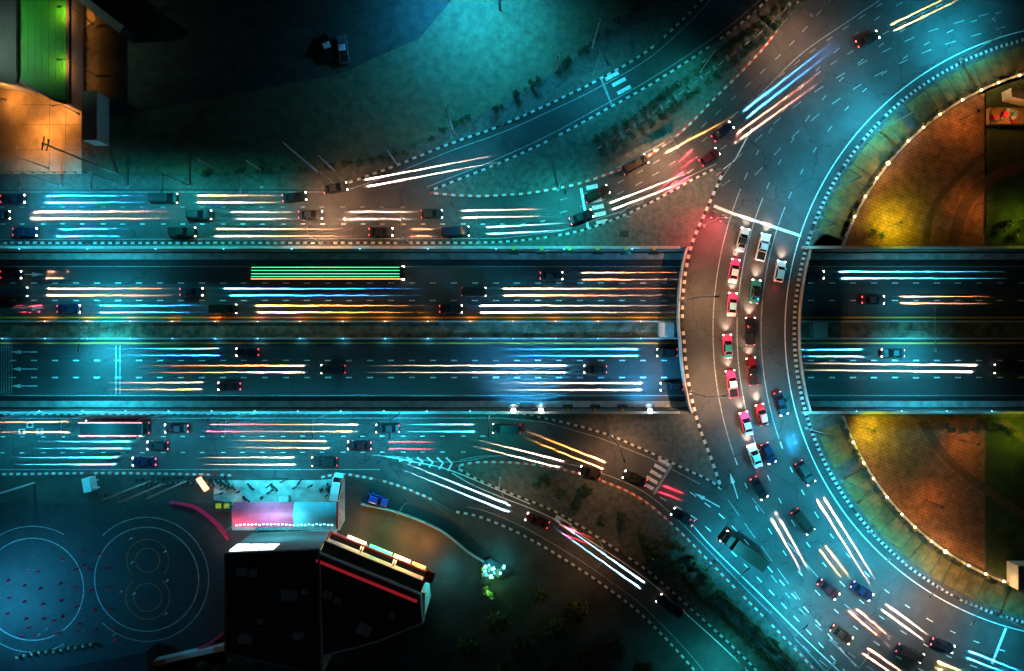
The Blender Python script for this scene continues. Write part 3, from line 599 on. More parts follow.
for k in range(-5, 10): wall_light(258 + 42.5 * k, 321.5, TZ + .8, ordn(k + 5) + ' small light from the left on the upper barrier of the highway median', 'lights on the upper median barrier', 85, (1, .4, .08), dy=1)  # amber light chosen to keep the yellow line orange; lenses stay cool
for k in range(10): wall_light(20 + 68 * k, 249, .9, ordn(k) + ' added small light from the left on the coping of the north trench wall', 'added lights on the north trench wall', 130, dy=-1)  # row of lights added to brighten the pale coping
# floodlights on the trench walls near the bridge
def wall_flood(px, py, lit, label, sg):
    t = empty('wall_floodlight', P(px, py, .4), 0 if sg > 0 else math.pi, label, 'floodlight', 'floodlights on the trench walls')
    b = MB(); b.box((0, 0, .2), (1.1, 1.0, .5), M['dmetal']); b.build('housing', t, bevel=.06)
    b = MB(); b.tube((0, 0, .45), (0, 0, .52), .42, .40, M['lampf' if lit else 'lens_off'], 14); b.build('lens', t)
    b = MB(); b.tube((-.7, .2, -.3), (-.7, .2, 1.5), .05, .05, M['metal']); b.build('post', t)
    b = MB(); b.box((0, -.85, -.05), (1.9, .6, .12), M['dmetal']); b.build('bracket', t)
    if lit: light('POINT', 'flood_glow', (0, -.7, 1.2), (.8, .92, 1), 320, t, .15); light('SPOT', 'flood_beam', (0, -1.2, .3), (.04, .5, 1), 22000, t, .2, (0, -1.1, -.75), 140)
wd = ['first', 'second', 'third', 'fourth', 'fifth', 'sixth']
for i in range(6): wall_flood(513.5 + 28 * i, 248.5, False, 'unlit amber floodlight on the north trench wall, ' + wd[i] + ' from the left', 1)
for i, lit in enumerate((1, 1, 0, 0, 0, 1)): wall_flood(513.5 + 27.2 * i, 406 + 4.5, bool(lit), ('glaring white' if lit else 'unlit') + ' floodlight on the south trench wall, ' + wd[i] + ' from the left', -1)

# lamp wall round each plaza
for s, nm, pts in ((-1, 'northern', [(1015, 68), (994, 77), (977, 86), (958, 96), (936, 112), (921, 127), (905, 140), (883, 161), (877, 180), (866, 198), (855, 218)]), (1, 'southern', [(856, 440), (863, 462), (872, 478), (885, 497), (899, 515), (911, 529), (928, 543), (940, 556), (964, 570), (981, 579), (999, 588), (1014, 597)])):
    w = empty('lamp_wall', P(CX, CYC), 0, 'low pale wall topped with lamps around the ' + nm + ' plaza', 'wall')
    q = [((p[0] - CX) * k_at(0), -(p[1] - CYC) * k_at(0)) for p in arc(265.5, s * 18.5, s * 80, 60)]
    b = MB(); b.wall(q, .3, .12, .75, M['conc']); b.build('wall', w); b = MB(); b.wall(q, .42, .752, .83, M['coping']); b.build('coping', w)
    for i, (px, py) in enumerate(pts):
        d = Vector((px - CX, py - CYC)); d = d.normalized() * 265.5; big = i == 7
        t = empty('bollard_lamp', P(CX + d.x, CYC + d.y, .83), 0, ordn(i) + ' warm globe lamp from the ' + ('top' if s > 0 else 'right') + ' on the ' + nm + ' plaza wall' + (', the brightest' if big else ''), 'lamp', None if big else 'globe lamps on the ' + nm + ' plaza wall')
        b = MB(); b.tube((0, 0, 0), (0, 0, .3), .05, .05, M['dmetal']); b.build('stem', t)
        bm = bmesh.new(); bmesh.ops.create_icosphere(bm, subdivisions=2, radius=.34 if big else .22); me = bpy.data.meshes.new('globe'); bm.to_mesh(me); bm.free(); me.materials.append(M['lampw'])
        o = bpy.data.objects.new('globe', me); C.objects.link(o); o.parent = t; o.location = (0, 0, .5)
        light('POINT', 'globe_light', (0, 0, 1.1), (1, .55, .2), 700 if big else 190, t, .25)
def ground_flood(px, py, label, col, en, aimpx):
    t = empty('park_light', P(px, py, .12), 0, label, 'park light'); b = MB(); b.tube((0, 0, 0), (0, 0, 5), .08, .06, M['dmetal']); b.build('post', t)
    b = MB(); b.box((0, 0, 5.1), (.5, .5, .2), M['dmetal']); b.build('lamp_head', t); a = P(*aimpx) - t.location; light('SPOT', 'park_glow', (0, 0, 4.9), col, en, t, .2, (a.x, a.y, -5), 140)
ground_flood(886, 227, 'short post light by the northern plaza corner nearest the bridge', (.75, .85, .01), 7500, (892, 222)); ground_flood(860, 427, 'short post light by the southern plaza corner nearest the bridge', (.75, .85, .01), 7500, (880, 434))
ground_flood(960, 120, 'short post light in the middle of the northern plaza', AMB, 1500, (960, 128)); ground_flood(960, 440, 'short post light near the top of the southern plaza', AMB, 1500, (962, 450)); ground_flood(925, 500, 'short post light in the middle of the southern plaza', AMB, 1400, (930, 500))
ground_flood(1016, 430, 'short post light at the top of the southern grass', (.75, .9, .03), 2200, (1012, 434)); ground_flood(1018, 222, 'short post light at the foot of the northern grass', (.75, .9, .03), 1500, (1014, 225)); ground_flood(975, 205, 'short post light at the curved path of the northern plaza', AMB, 1300, (965, 210))

# ------------------------------------------------------------------ vehicles
def loft(b, st, zb, material, mat2=None, split=None):
    rings = []
    for x, hw, zt in st:
        rings.append([(x, -hw * .92, zb), (x, -hw, zb + .25), (x, -hw * .98, zt - .1), (x, -hw * .86, zt), (x, 0, zt + .025), (x, hw * .86, zt), (x, hw * .98, zt - .1), (x, hw, zb + .25), (x, hw * .92, zb)])
    n = 9
    for i in range(len(rings) - 1):
        mm = mat2 if (mat2 and split is not None and (st[i][0] + st[i + 1][0]) / 2 < split) else material
        b.add(rings[i] + rings[i + 1], [(j, j + n, (j + 1) % n + n, (j + 1) % n) for j in range(n)], mm)
    b.add(rings[0], [tuple(range(n))], mat2 or material); b.add(rings[-1], [tuple(range(n - 1, -1, -1))], material)
def frustum(b, xa, xb, xc, xd, zb, zt, wb, wt, material):
    v = [(xa, -wb, zb), (xd, -wb, zb), (xd, wb, zb), (xa, wb, zb), (xb, -wt, zt), (xc, -wt, zt), (xc, wt, zt), (xb, wt, zt)]
    b.add(v, [(3, 2, 1, 0), (4, 5, 6, 7), (0, 1, 5, 4), (1, 2, 6, 5), (2, 3, 7, 6), (3, 0, 4, 7)], material)
def pane(v, inset=.1, lift=.012):
    v = [Vector(a) for a in v]; c = sum(v, Vector()) / 4; n = (v[1] - v[0]).cross(v[3] - v[0]).normalized()
    f = [a + (c - a) * inset + n * lift for a in v]; k = [a - n * .03 for a in f]
    b = MB(); b.add(f + k, [(0, 1, 2, 3), (7, 6, 5, 4), (0, 4, 5, 1), (1, 5, 6, 2), (2, 6, 7, 3), (3, 7, 4, 0)], M['glass']); return b
SPEC = {
 'sedan': dict(L=4.5, st=[(-2.25, .66, .78), (-2.15, .80, .92), (-1.6, .88, .98), (-.4, .90, .97), (.8, .90, .95), (1.7, .86, .86), (2.12, .76, .74), (2.25, .60, .62)], cab=(-1.65, -.95, .2, 1.0, .93, 1.43, .80, .62), wx=1.38),
 'hatch': dict(L=4.0, st=[(-2.0, .70, .85), (-1.9, .80, .98), (-1.3, .86, 1.0), (.5, .87, .98), (1.4, .83, .90), (1.85, .74, .78), (2.0, .58, .62)], cab=(-1.9, -1.45, .15, .85, .96, 1.5, .78, .64), wx=1.25),
 'pickup': dict(L=5.2, st=[(-2.6, .82, .84), (-2.5, .88, .9), (-.9, .91, .92), (.6, .92, 1.05), (1.5, .90, 1.05), (2.35, .84, .95), (2.6, .68, .75)], cab=(-.85, -.6, .55, 1.15, 1.0, 1.72, .82, .68), wx=1.6, bed=True),
 'suv': dict(L=4.8, st=[(-2.4, .78, .95), (-2.3, .86, 1.08), (-1, .92, 1.1), (.8, .92, 1.08), (1.7, .90, 1.02), (2.2, .82, .9), (2.4, .66, .7)], cab=(-2.3, -2.0, .2, .95, 1.06, 1.74, .84, .70), wx=1.45),
 'van': dict(L=5.2, st=[(-2.6, .84, 1.05), (-2.5, .90, 1.2), (1.0, .93, 1.2), (2.0, .90, 1.1), (2.45, .82, .95), (2.6, .7, .7)], cab=(-2.52, -2.4, 1.1, 1.9, 1.15, 2.0, .86, .76), wx=1.65),
 'bus': dict(L=12.0, st=[(-6, 1.1, 1.5), (-5.9, 1.24, 1.6), (5.7, 1.25, 1.6), (6, 1.15, 1.4)], cab=(-5.95, -5.85, 5.5, 5.9, 1.55, 3.15, 1.2, 1.12), wx=3.6),
 'truck': dict(L=9.0, st=[(-4.5, 1.1, 1.1), (2.6, 1.1, 1.1), (2.8, 1.15, 1.5), (4.2, 1.15, 1.5), (4.5, 1.05, 1.2)], cab=(2.75, 2.85, 3.9, 4.3, 1.45, 2.5, 1.1, .98), wx=3.2, box=True),
}
VC = {}
def vmesh(kind, hull, roof, rear, lit=True):
    key = (kind, hull, roof, rear, lit)
    if key in VC: return VC[key]
    s = SPEC[kind]; p = paint(hull); pr = paint(roof); parts = []
    b = MB(); loft(b, s['st'], .3, p, paint(rear) if rear else None, s['cab'][0] + .1)
    frustum(b, *s['cab'], p)
    c = s['cab']; xa, xb, xc, xd, zb, zt, wb, wt = c
    if s.get('bed'): pass
    parts.append(('body', b.mesh('body'), (0, 0, 0)))
    b = MB(); frustum(b, xb - .03, xb + .08, xc - .08, xc + .03, zt - .01, zt + .05, wt + .02, wt - .08, pr); parts.append(('roof', b.mesh('roof'), (0, 0, 0)))
    parts.append(('windscreen', pane([(xd, -wb, zb), (xd, wb, zb), (xc, wt, zt), (xc, -wt, zt)]).mesh('windscreen'), (0, 0, 0)))
    parts.append(('rear_window', pane([(xa, wb, zb), (xa, -wb, zb), (xb, -wt, zt), (xb, wt, zt)], .14).mesh('rear_window'), (0, 0, 0)))
    for sg in (-1, 1):
        q = [(xa, -wb, zb), (xd, -wb, zb), (xc, -wt, zt), (xb, -wt, zt)]
        if sg > 0: q = [(x, -y, z) for x, y, z in q][::-1]
        parts.append(('side_window', pane(q, .12).mesh('side_window'), (0, 0, 0)))
    if s.get('bed'):
        b = MB(); b.box((-1.72, 0, .93), (1.5, 1.5, .05), M['tyre']); b.build; parts.append(('cargo_bed', b.mesh('cargo_bed'), (0, 0, 0)))
        b = MB(); 
        b.box((0, 0, 0), (1.6, .1, .2), p); bw = b.mesh('bed_wall')
        for sy in (-1, 1): parts.append(('bed_wall', bw, (-1.72, sy * .8, 1.0)))
        b = MB(); b.box((-2.53, 0, 1.0), (.08, 1.5, .2), p); parts.append(('tailgate', b.mesh('tailgate'), (0, 0, 0)))
    if s.get('box'):
        b = MB(); b.box((-1.0, 0, 2.15), (7.0, 2.35, 2.1), pr); parts.append(('cargo_box', b.mesh('cargo_box'), (0, 0, 0)))
    wr = .5 if kind in ('bus', 'truck') else .33; w0 = s['st'][2][1]
    b = MB(); b.tube((0, -.11, 0), (0, .11, 0), wr, wr, M['tyre'], 12); b.tube((0, -.125, 0), (0, .125, 0), wr * .6, wr * .6, M['rim'], 8); wm = b.mesh('wheel')
    for sx in (-1, 1):
        for sy in (-1, 1): parts.append(('wheel', wm, (sx * s['wx'], sy * (w0 - .08), wr)))
    f = s['L'] / 2; zh = .68 if kind not in ('bus', 'truck') else .95; wl = s['st'][-1][1]
    b = MB(); b.box((0, 0, 0), (.2, .3, .16), M['head' if lit else 'coping']); hm = b.mesh('headlight'); b = MB(); b.box((0, 0, 0), (.12, .3, .16), M['tail' if lit else 'redtrim']); tm = b.mesh('taillight')
    for sy in (-1, 1): parts.append(('headlight', hm, (f - .16, sy * (wl + .06), zh))); parts.append(('taillight', tm, (-f + .04, sy * s['st'][0][1] * .86, zh + .12)))
    b = MB(); b.box((0, 0, 0), (.16, .2, .14), p); wmm = b.mesh('wing_mirror')
    for sy in (-1, 1): parts.append(('wing_mirror', wmm, (c[3] - .25, sy * (w0 + .08), c[4] + .02)))
    VC[key] = (parts, f, zh, wl); return VC[key]
def vehicle(name, kind, hull, roof, loc, rz, label, cat, group, rear=None, lit=True):
    parts, f, zh, wl = vmesh(kind, hull, roof or hull, rear, lit)
    t = empty(name, loc, rz, label, cat, group)
    for nm, me, pos in parts:
        o = bpy.data.objects.new(nm, me); C.objects.link(o); o.parent = t; o.location = pos
    FLEET.append((t, f)); return t, f, zh, wl
BE = 8.0
FLEET = []; QUEUED = []
def beams(t, f, zh, wl, L, col, k=1.0, red=0): QUEUED.append((t, f, zh, L, col, k, red))
def clear_ahead(t, f, L, sg):
    """metres of free road in front of (sg=1) or behind (sg=-1) a vehicle"""
    c, sn = math.cos(t.rotation_euler.z) * sg, math.sin(t.rotation_euler.z) * sg
    for o, fo in FLEET:
        if o is t or abs(o.location.z - t.location.z) > 2: continue
        dx, dy = o.location.x - t.location.x, o.location.y - t.location.y
        u, v = dx * c + dy * sn, -dx * sn + dy * c
        if u > 0 and abs(v) < 2.0: L = min(L, u - f - fo - .5)
    return L
def streak_pair(t, x, zh, hy, L, col, sg, e, z0):
    """one pair of narrow spots shaped to draw trail streaks; L = metres of road they reach"""
    tmin = math.atan(zh / L); tmax = math.atan(zh / z0); mid = (tmin + tmax) / 2; half = (tmax - tmin) / 2
    for sy in (-1, 1):
        light('SPOT', 'headlight_beam' if sg > 0 else 'taillight_beam', (sg * x, sy * hy, zh), col, e * (max(L, 9) / 20) ** 2, t, .02, (sg * math.cos(mid), 0, -math.sin(mid)), math.degrees(2 * half), .1, .1)  # narrow spots drawing trail streaks; real tail lamps throw no such beam
def switch_on():
    for t, f, zh, L, col, k, red in QUEUED:
        hy = .66 if zh < .8 else .95
        La = clear_ahead(t, f, L, 1)
        if La > 7: streak_pair(t, f + .12, zh, hy, La, col, 1, BE * k * 1.3e6, 3.2)
        Lr = clear_ahead(t, f, red, -1) if red else 0
        if Lr > 6: streak_pair(t, f + .12, zh + .1, hy, Lr, (1, .015, .05), -1, BE * k * 9e5, 3.0)
ORD = ['first', 'second', 'third', 'fourth', 'fifth', 'sixth', 'seventh', 'eighth', 'ninth', 'tenth', 'eleventh', 'twelfth']
NAMES = dict(sedan=('sedan', 'car'), hatch=('hatchback', 'car'), pickup=('pickup_truck', 'pickup'), suv=('suv_car', 'car'), van=('van', 'van'), bus=('bus', 'bus'), truck=('box_truck', 'truck'))
WORD = dict(sedan='sedan', hatch='hatchback', pickup='pickup', suv='tall car', van='van', bus='bus', truck='box truck')
WHI = (1.0, .66, .48); SAL = (1.0, .27, .12); BLUE = (.02, .38, 1.0); GOLD = (1.0, .38, .06); ICE = (.25, .7, 1.0); CYB = (.05, .7, 1.0)
# each lane: name, height, list of (rear x, rear y, far end of the light streak x, y, kind, colour, beam colour, red length m)
LANES = [
 ('outer lane of upper frontage road', 0, [(4, 199.5, 148, 199, 'sedan', 'navy', BLUE, 0), (152, 199, 278, 199, 'van', 'grey', SAL, 0), (284, 199, 345, 193, 'sedan', 'black', WHI, 0)]),
 ('middle lane of upper frontage road', 0, [(-8, 215.5, 150, 215, 'hatch', 'black', SAL, 0), (188, 215.5, 292, 215.5, 'suv', 'black', WHI, 0), (300, 215.5, 400, 215.5, 'sedan', 'grey', WHI, 0), (422, 215, 520, 213, 'hatch', 'teal', WHI, 0)]),
 ('trenchside lane of upper frontage road', 0, [(16, 232.5, 106, 232.5, 'sedan', 'blue', BLUE, 0), (170, 232.5, 330, 232.5, 'pickup', 'grey', SAL, 0), (370, 232.5, 432, 232.5, 'sedan', 'black', SAL, 0), (442, 233, 560, 227, 'van', 'navy', ICE, 0)]),
 ('the merge beyond the upper crossing', 0, [(570, 222, 690, 176, 'sedan', 'black', WHI, 0), (585, 200, 705, 144, 'suv', 'bronze', GOLD, 0), (712, 140, 815, 60, 'sedan', 'navy', BLUE, 10), (700, 164, 800, 92, 'hatch', 'maroon', SAL, 12), (622, 172, 712, 124, 'van', 'orange', GOLD, 0), (855, 46, 950, 0, 'sedan', 'bronze', GOLD, 0)]),
 ('the upper slip road branch', 0, [(325, 191, 468, 164, 'sedan', 'grey', WHI, 0)]),
 ('outer lane of upper highway', TZ, [(4, 275, 56, 275, 'hatch', 'navy', SAL, 0), (540, 276, 655, 276, 'sedan', 'grey', SAL, 0), (800, 275, 965, 275, 'sedan', 'teal', CYB, 0)]),
 ('middle lane of upper highway', TZ, [(4, 292, 172, 292, 'van', 'grey', SAL, 0), (182, 292, 400, 292, 'sedan', 'navy', BLUE, 0), (462, 292, 652, 292, 'suv', 'bronze', SAL, 0)]),
 ('median lane of upper highway', TZ, [(60, 309, 205, 309, 'sedan', 'blue', BLUE, 9), (212, 309, 436, 309, 'van', 'bronze', GOLD, 0), (440, 309, 676, 309, 'sedan', 'black', WHI, 0), (860, 300, 965, 300, 'sedan', 'maroon', SAL, 0)]),
 ('median lane of lower highway', TZ, [(260, 352, 130, 352, 'sedan', 'navy', BLUE, 0), (676, 352.5, 520, 352.5, 'hatch', 'teal', BLUE, 0), (902, 353, 802, 353, 'sedan', 'grey', CYB, 0)]),
 ('middle lane of lower highway', TZ, [(346, 369, 178, 369, 'suv', 'grey', SAL, 0), (606, 369, 412, 369, 'sedan', 'bronze', WHI, 0), (1018, 369, 838, 367, 'van', 'silver', WHI, 0)]),
 ('outer lane of lower highway', TZ, [(242, 386, 134, 386, 'sedan', 'maroon', SAL, 0), (682, 386.5, 524, 386.5, 'sedan', 'silver', WHI, 0)]),
 ('trenchside lane of lower frontage road', 0, [(190, 428, 150, 428, 'sedan', 'maroon', SAL, 18), (520, 428, 420, 428, 'van', 'teal', CYB, 0), (400, 428, 290, 428, 'sedan', 'grey', SAL, 0)]),
 ('middle lane of lower frontage road', 0, [(372, 445, 260, 444, 'sedan', 'red', SAL, 12), (170, 445, 60, 445, 'hatch', 'grey', CYB, 0)]),
 ('outer lane of lower frontage road', 0, [(158, 461, 40, 461, 'sedan', 'blue', CYB, 0), (338, 461, 228, 461, 'suv', 'silver', WHI, 0)]),
 ('the bend into the lower frontage road', 0, [(645, 482, 540, 440, 'sedan', 'black', GOLD, 8), (600, 474, 500, 449, 'hatch', 'bronze', WHI, 0), (692, 522, 612, 475, 'sedan', 'navy', BLUE, 0)]),
 ('the lower slip road', 0, [(548, 524, 428, 476, 'sedan', 'maroon', ICE, 9), (680, 612, 578, 540, 'van', 'navy', ICE, 0)]),
]
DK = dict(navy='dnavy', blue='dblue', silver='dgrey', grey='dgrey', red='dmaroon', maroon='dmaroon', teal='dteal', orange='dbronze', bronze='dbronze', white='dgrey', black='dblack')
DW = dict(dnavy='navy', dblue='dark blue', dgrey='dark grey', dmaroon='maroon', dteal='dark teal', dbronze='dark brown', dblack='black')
def in_lane(lane, z, items):
    n = 0
    for x0, y0, x1, y1, kind, colr, bc, red in sorted(items, key=lambda i: min(i[0], i[2] if i[2] < i[0] else i[0])):
        a = P(x0, y0, z + .006); c = P(x1, y1, z + .006); d = c - a; Lk = SPEC[kind]['L']; d2 = d.normalized()
        lab = f"{DW[DK[colr]]} {WORD[kind]}, headlights lit, " + (f'{ORD[n]} from left ' if len(items) > 1 else '') + f'on {lane}'; n += 1
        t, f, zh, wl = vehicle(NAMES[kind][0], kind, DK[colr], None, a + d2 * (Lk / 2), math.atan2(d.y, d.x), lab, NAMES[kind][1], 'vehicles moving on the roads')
        beams(t, f, zh, wl, max(8, min((d.length - Lk + .5) * 1.3, 46)), bc, 1.15, red)
for lane, z, items in LANES: in_lane(lane, z, items)
# traffic running south on the far side of the bridge and round the curve
CURVE = [(322, 13, 17, 'sedan', 'navy', BLUE, 0), (348, 20.5, 3, 'hatch', 'blue', ICE, 0), (322, 26, 20, 'suv', 'silver', WHI, 0), (370, 25, 14, 'sedan', 'black', WHI, 0), (348, 33, 15, 'van', 'orange', GOLD, 0), (348, 48, 20, 'sedan', 'blue', WHI, 0), (370, 44, 20, 'sedan', 'maroon', SAL, 0),
         (348, 64, 14, 'sedan', 'navy', BLUE, 0), (370, 60, 18, 'van', 'grey', GOLD, 8), (394, 50, 18, 'sedan', 'orange', SAL, 0)]
for i, (rad, a, L, kind, colr, bc, red) in enumerate(CURVE):
    p = arc(rad, a, a, 1)[0]; q = arc(rad, a + 2.2, a + 2.2, 1)[0]; q2 = arc(rad, a + 2.2 + L * 5.3 / rad * 57.3 * .42, 0, 1)[0]
    A = P(*p, .006); B = P(*q, .006); d = (B - A).normalized(); D = P(*q2, .006) - P(*q, .006)
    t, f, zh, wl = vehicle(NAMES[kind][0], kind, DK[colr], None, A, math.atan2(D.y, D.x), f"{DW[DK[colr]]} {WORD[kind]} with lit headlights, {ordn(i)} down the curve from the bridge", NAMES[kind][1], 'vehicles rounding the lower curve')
    beams(t, f, zh, wl, L * 1.15, bc, 3.2, 0)
# two buses, roof strips added to glow in place of light trails, and the yellow truck
t, f, zh, wl = vehicle('bus', 'bus', 'black', 'black', P(330, 273.5, TZ + .006), 0, 'long dark bus edged with added green trail strips on the eastbound highway', 'bus', None)
t.scale = (2.5, 1, 1)
for y, mm in ((-.9, 'green_on'), (-.35, 'green_on'), (.3, 'green_on'), (.9, 'green_on')):
    b = MB(); b.box((0, y, 3.27), (11.4, .07, .08), M[mm]); b.build('trail_strip', t)  # strips added to glow where the green trail lines run
b = MB(); b.box((0, -1.3, 2.9), (11.6, .1, .12), M['orange_on']); b.build('trail_strip', t)
t, f, zh, wl = vehicle('bus', 'bus', 'dteal', 'dteal', P(120, 427, .006), math.pi, 'dark teal bus with added red trail strips at the left end of the lower frontage road', 'bus', None)
for sy in (-1, 1): b = MB(); b.box((0, sy * 1.2, 3.12), (11.6, .12, .12), M['tail']); b.build('trail_strip', t)
beams(t, f, zh, wl, 20, SAL, .6)
a = P(741, 548, .006); t, f, zh, wl = vehicle('box_truck', 'truck', 'dbronze', 'dbronze', a, math.atan2(34, -47), 'dark brown box truck with lit lamps on the lower junction', 'truck', None); beams(t, f, zh, wl, 24, GOLD, 2.0, 0)

# the queue on the bridge: all face the stop line; pale blue and teal roofs paint in cyan lamplight
QUEUE = [(741.5, 240, 'sedan', 'silver', 'black', None, 'silver sedan with dark roof at the stop line, front of the left queue'), (761.5, 247.5, 'pickup', 'white', 'cyan_lit', None, 'white pickup with loaded bed at the stop line'), (733, 271, 'sedan', 'pink', 'white', 'white', 'pink and white taxi second in the left queue'),
 (778.5, 271.5, 'hatch', 'white', 'cyan_lit', None, 'white car alone in the right lane of the bridge'), (754, 291.5, 'sedan', 'teal', 'black', None, 'dark teal sedan behind the white pickup'), (731, 304.5, 'sedan', 'pink', 'cyan_lit', 'white', 'pink taxi with lamp-tinted pale blue roof third in the left queue'), (749, 331, 'pickup', 'black', 'black', None, 'black pickup with pale bonnet in the middle of the queue'),
 (726.5, 346, 'sedan', 'pink', 'teal', 'teal', 'pink taxi with lamp-tinted teal roof at the bend of the left queue'), (751, 371, 'pickup', 'maroon', 'black', None, 'dark maroon pickup behind the black pickup'), (730.7, 383.5, 'pickup', 'pink', 'white', 'cyan_lit', 'pink pickup with pale rear bed in the left queue'), (760.5, 414, 'hatch', 'red', 'red', None, 'bright red car in the right file of the queue'),
 (745, 423, 'sedan', 'pink', 'cyan_lit', 'cyan_lit', 'pink taxi with lamp-tinted pale blue roof beside the red car'), (753.5, 455, 'sedan', 'white', 'cyan_lit', None, 'white sedan last in the queue')]
for px, py, kind, hull, roof, rear, lab in QUEUE:
    dx, dy = px - CX, py - CYC; ang = math.atan2(-(-dx) * -1, -(dy)) if False else math.atan2(-dx, -dy)   # heading up along the curve
    ang = math.atan2(-dx / math.hypot(dx, dy), -dy / math.hypot(dx, dy))
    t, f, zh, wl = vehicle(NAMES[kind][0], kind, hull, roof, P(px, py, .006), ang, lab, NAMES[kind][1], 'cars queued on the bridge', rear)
    light('SPOT', 'headlight_beam', (f + .15, 0, zh), (1, .72, .5), 3200, t, .3, (1, 0, -.25), 85); light('SPOT', 'taillight_beam', (-f - .1, 0, .75), (1, .03, .06), 420, t, .3, (-1, 0, -.35), 100)

switch_on()

# motorcycles
def bike_parts():
    fr = MB(); fr.tube((-.45, 0, .75), (.35, 0, .85), .16, .14, M['dmetal'], 6); fr.box((-.25, 0, .82), (.75, .28, .1), M['tyre']); fr.tube((.4, 0, .95), (.62, 0, .35), .05, .05, M['metal'], 6); fr.box((.05, 0, .45), (.5, .3, .4), M['dmetal'])
    w = MB(); w.tube((0, -.06, 0), (0, .06, 0), .3, .3, M['tyre'], 12); h = MB(); h.tube((0, -.36, 0), (0, .36, 0), .025, .025, M['metal'], 6)
    return fr.mesh('frame'), w.mesh('wheel'), h.mesh('handlebar')
BP = bike_parts()
tb = MB(); tb.box((0, 0, 0), (.1, .3, .15), M['tail']); TBM = tb.mesh('taillight')
def bike(px, py, ang, label, group, z=0.006, tail=False):
    t = empty('motorcycle', P(px, py, z), ang, label, 'motorcycle', group)
    for nm, me, pos in (('frame', BP[0], (0, 0, 0)), ('wheel', BP[1], (-.6, 0, .3)), ('wheel', BP[1], (.62, 0, .3)), ('handlebar', BP[2], (.42, 0, 1.02))):
        o = bpy.data.objects.new(nm, me); C.objects.link(o); o.parent = t; o.location = pos
    if tail: o = bpy.data.objects.new('taillight', TBM); C.objects.link(o); o.parent = t; o.location = (-.75, 0, .7); light('POINT', 'tail_glow', (-1.0, 0, .6), (1, .03, .08), 110, t, .1)
    return t
bike(711.5, 214.5, R(72), 'motorcycle at the kerb under the red signal', None, tail=True); bike(720.5, 218, R(72), 'motorcycle at the left end of the stop line', None, tail=True)

# people: one continuous body each (skin modifier baked to a mesh)
def person_mesh(name, pose):
    me = bpy.data.meshes.new(name)
    if pose == 'stand': J = dict(pel=(0, 0, .95), che=(0, 0, 1.3), nek=(0, 0, 1.5), hed=(.02, 0, 1.68), ls=(0, .19, 1.42), le=(.05, .27, 1.15), lh=(.16, .25, .92), rs=(0, -.19, 1.42), re=(.02, -.28, 1.15), rh=(.12, -.27, .92), lk=(.04, .1, .5), la=(-.02, .11, .08), lf=(.16, .12, .04), rk=(0, -.1, .5), ra=(-.06, -.11, .08), rf=(.12, -.12, .04))
    else: J = dict(pel=(-.15, 0, .98), che=(-.08, 0, 1.3), nek=(-.02, 0, 1.5), hed=(.05, 0, 1.68), ls=(-.05, .19, 1.42), le=(.15, .3, 1.2), lh=(.4, .3, 1.05), rs=(-.05, -.19, 1.42), re=(.15, -.3, 1.2), rh=(.4, -.3, 1.05), lk=(.22, .22, .8), la=(.1, .26, .35), lf=(.26, .26, .3), rk=(.22, -.22, .8), ra=(.1, -.26, .35), rf=(.26, -.26, .3))
    rad = dict(pel=.15, che=.16, nek=.06, hed=.11, ls=.07, le=.05, lh=.04, rs=.07, re=.05, rh=.04, lk=.065, la=.045, lf=.04, rk=.065, ra=.045, rf=.04)
    ks = list(J); E = [('pel', 'che'), ('che', 'nek'), ('nek', 'hed'), ('che', 'ls'), ('ls', 'le'), ('le', 'lh'), ('che', 'rs'), ('rs', 're'), ('re', 'rh'), ('pel', 'lk'), ('lk', 'la'), ('la', 'lf'), ('pel', 'rk'), ('rk', 'ra'), ('ra', 'rf')]
    me.from_pydata([J[k] for k in ks], [(ks.index(a), ks.index(c)) for a, c in E], [])
    o = bpy.data.objects.new(name, me); C.objects.link(o); o.modifiers.new('skin', 'SKIN'); o.modifiers.new('sub', 'SUBSURF').levels = 1
    for i, k in enumerate(ks): me.skin_vertices[0].data[i].radius = (rad[k], rad[k])
    me.skin_vertices[0].data[0].use_root = True
    dg = bpy.context.evaluated_depsgraph_get(); nm = bpy.data.meshes.new_from_object(o.evaluated_get(dg)); bpy.data.objects.remove(o); nm.name = name
    nm.materials.clear()
    for m in ('cloth_d', 'skin'): nm.materials.append(M[m])
    for p in nm.polygons: p.material_index = 1 if (p.center.z > 1.52 or abs(p.center.y) > .24 and p.center.z < 1.1 and pose == 'stand') else 0; p.use_smooth = True
    return nm
PM = {k: person_mesh('body', k) for k in ('stand', 'ride')}
hb = bmesh.new(); bmesh.ops.create_icosphere(hb, subdivisions=2, radius=.125); HM = bpy.data.meshes.new('hair'); hb.to_mesh(HM); hb.free(); HM.materials.append(M['hair'])
def person(px, py, ang, pose, label, group=None, z=0.128):
    t = bpy.data.objects.new('person', PM[pose]); C.objects.link(t); t.location = P(px, py, z); t.rotation_euler = (0, 0, ang); tag(t, label, 'person', group)
    o = bpy.data.objects.new('hair', HM); C.objects.link(o); o.parent = t; o.location = (-.01 if pose == 'stand' else .03, 0, 1.75)
person(711.5, 214.5, R(72), 'ride', 'rider in dark clothes on the kerbside motorcycle', z=.006); person(720.5, 218, R(72), 'ride', 'rider in dark clothes on the stop line motorcycle', z=.006)
for i in range(16):
    person(rnd.choice([rnd.uniform(215, 250), rnd.uniform(255, 330)]), rnd.uniform(482, 497), rnd.uniform(0, 6), 'stand', 'person in dark clothes standing in front of the awning', 'people in front of the awning')
for i in range(18):
    bike(140 + i * 5.2 + rnd.uniform(-1, 1), 480 + rnd.uniform(-1, 3), R(-50 + rnd.uniform(-12, 12)), ordn(i) + ' motorcycle from the left in the row along the red and white kerb', 'motorcycles parked along the kerb', .13)
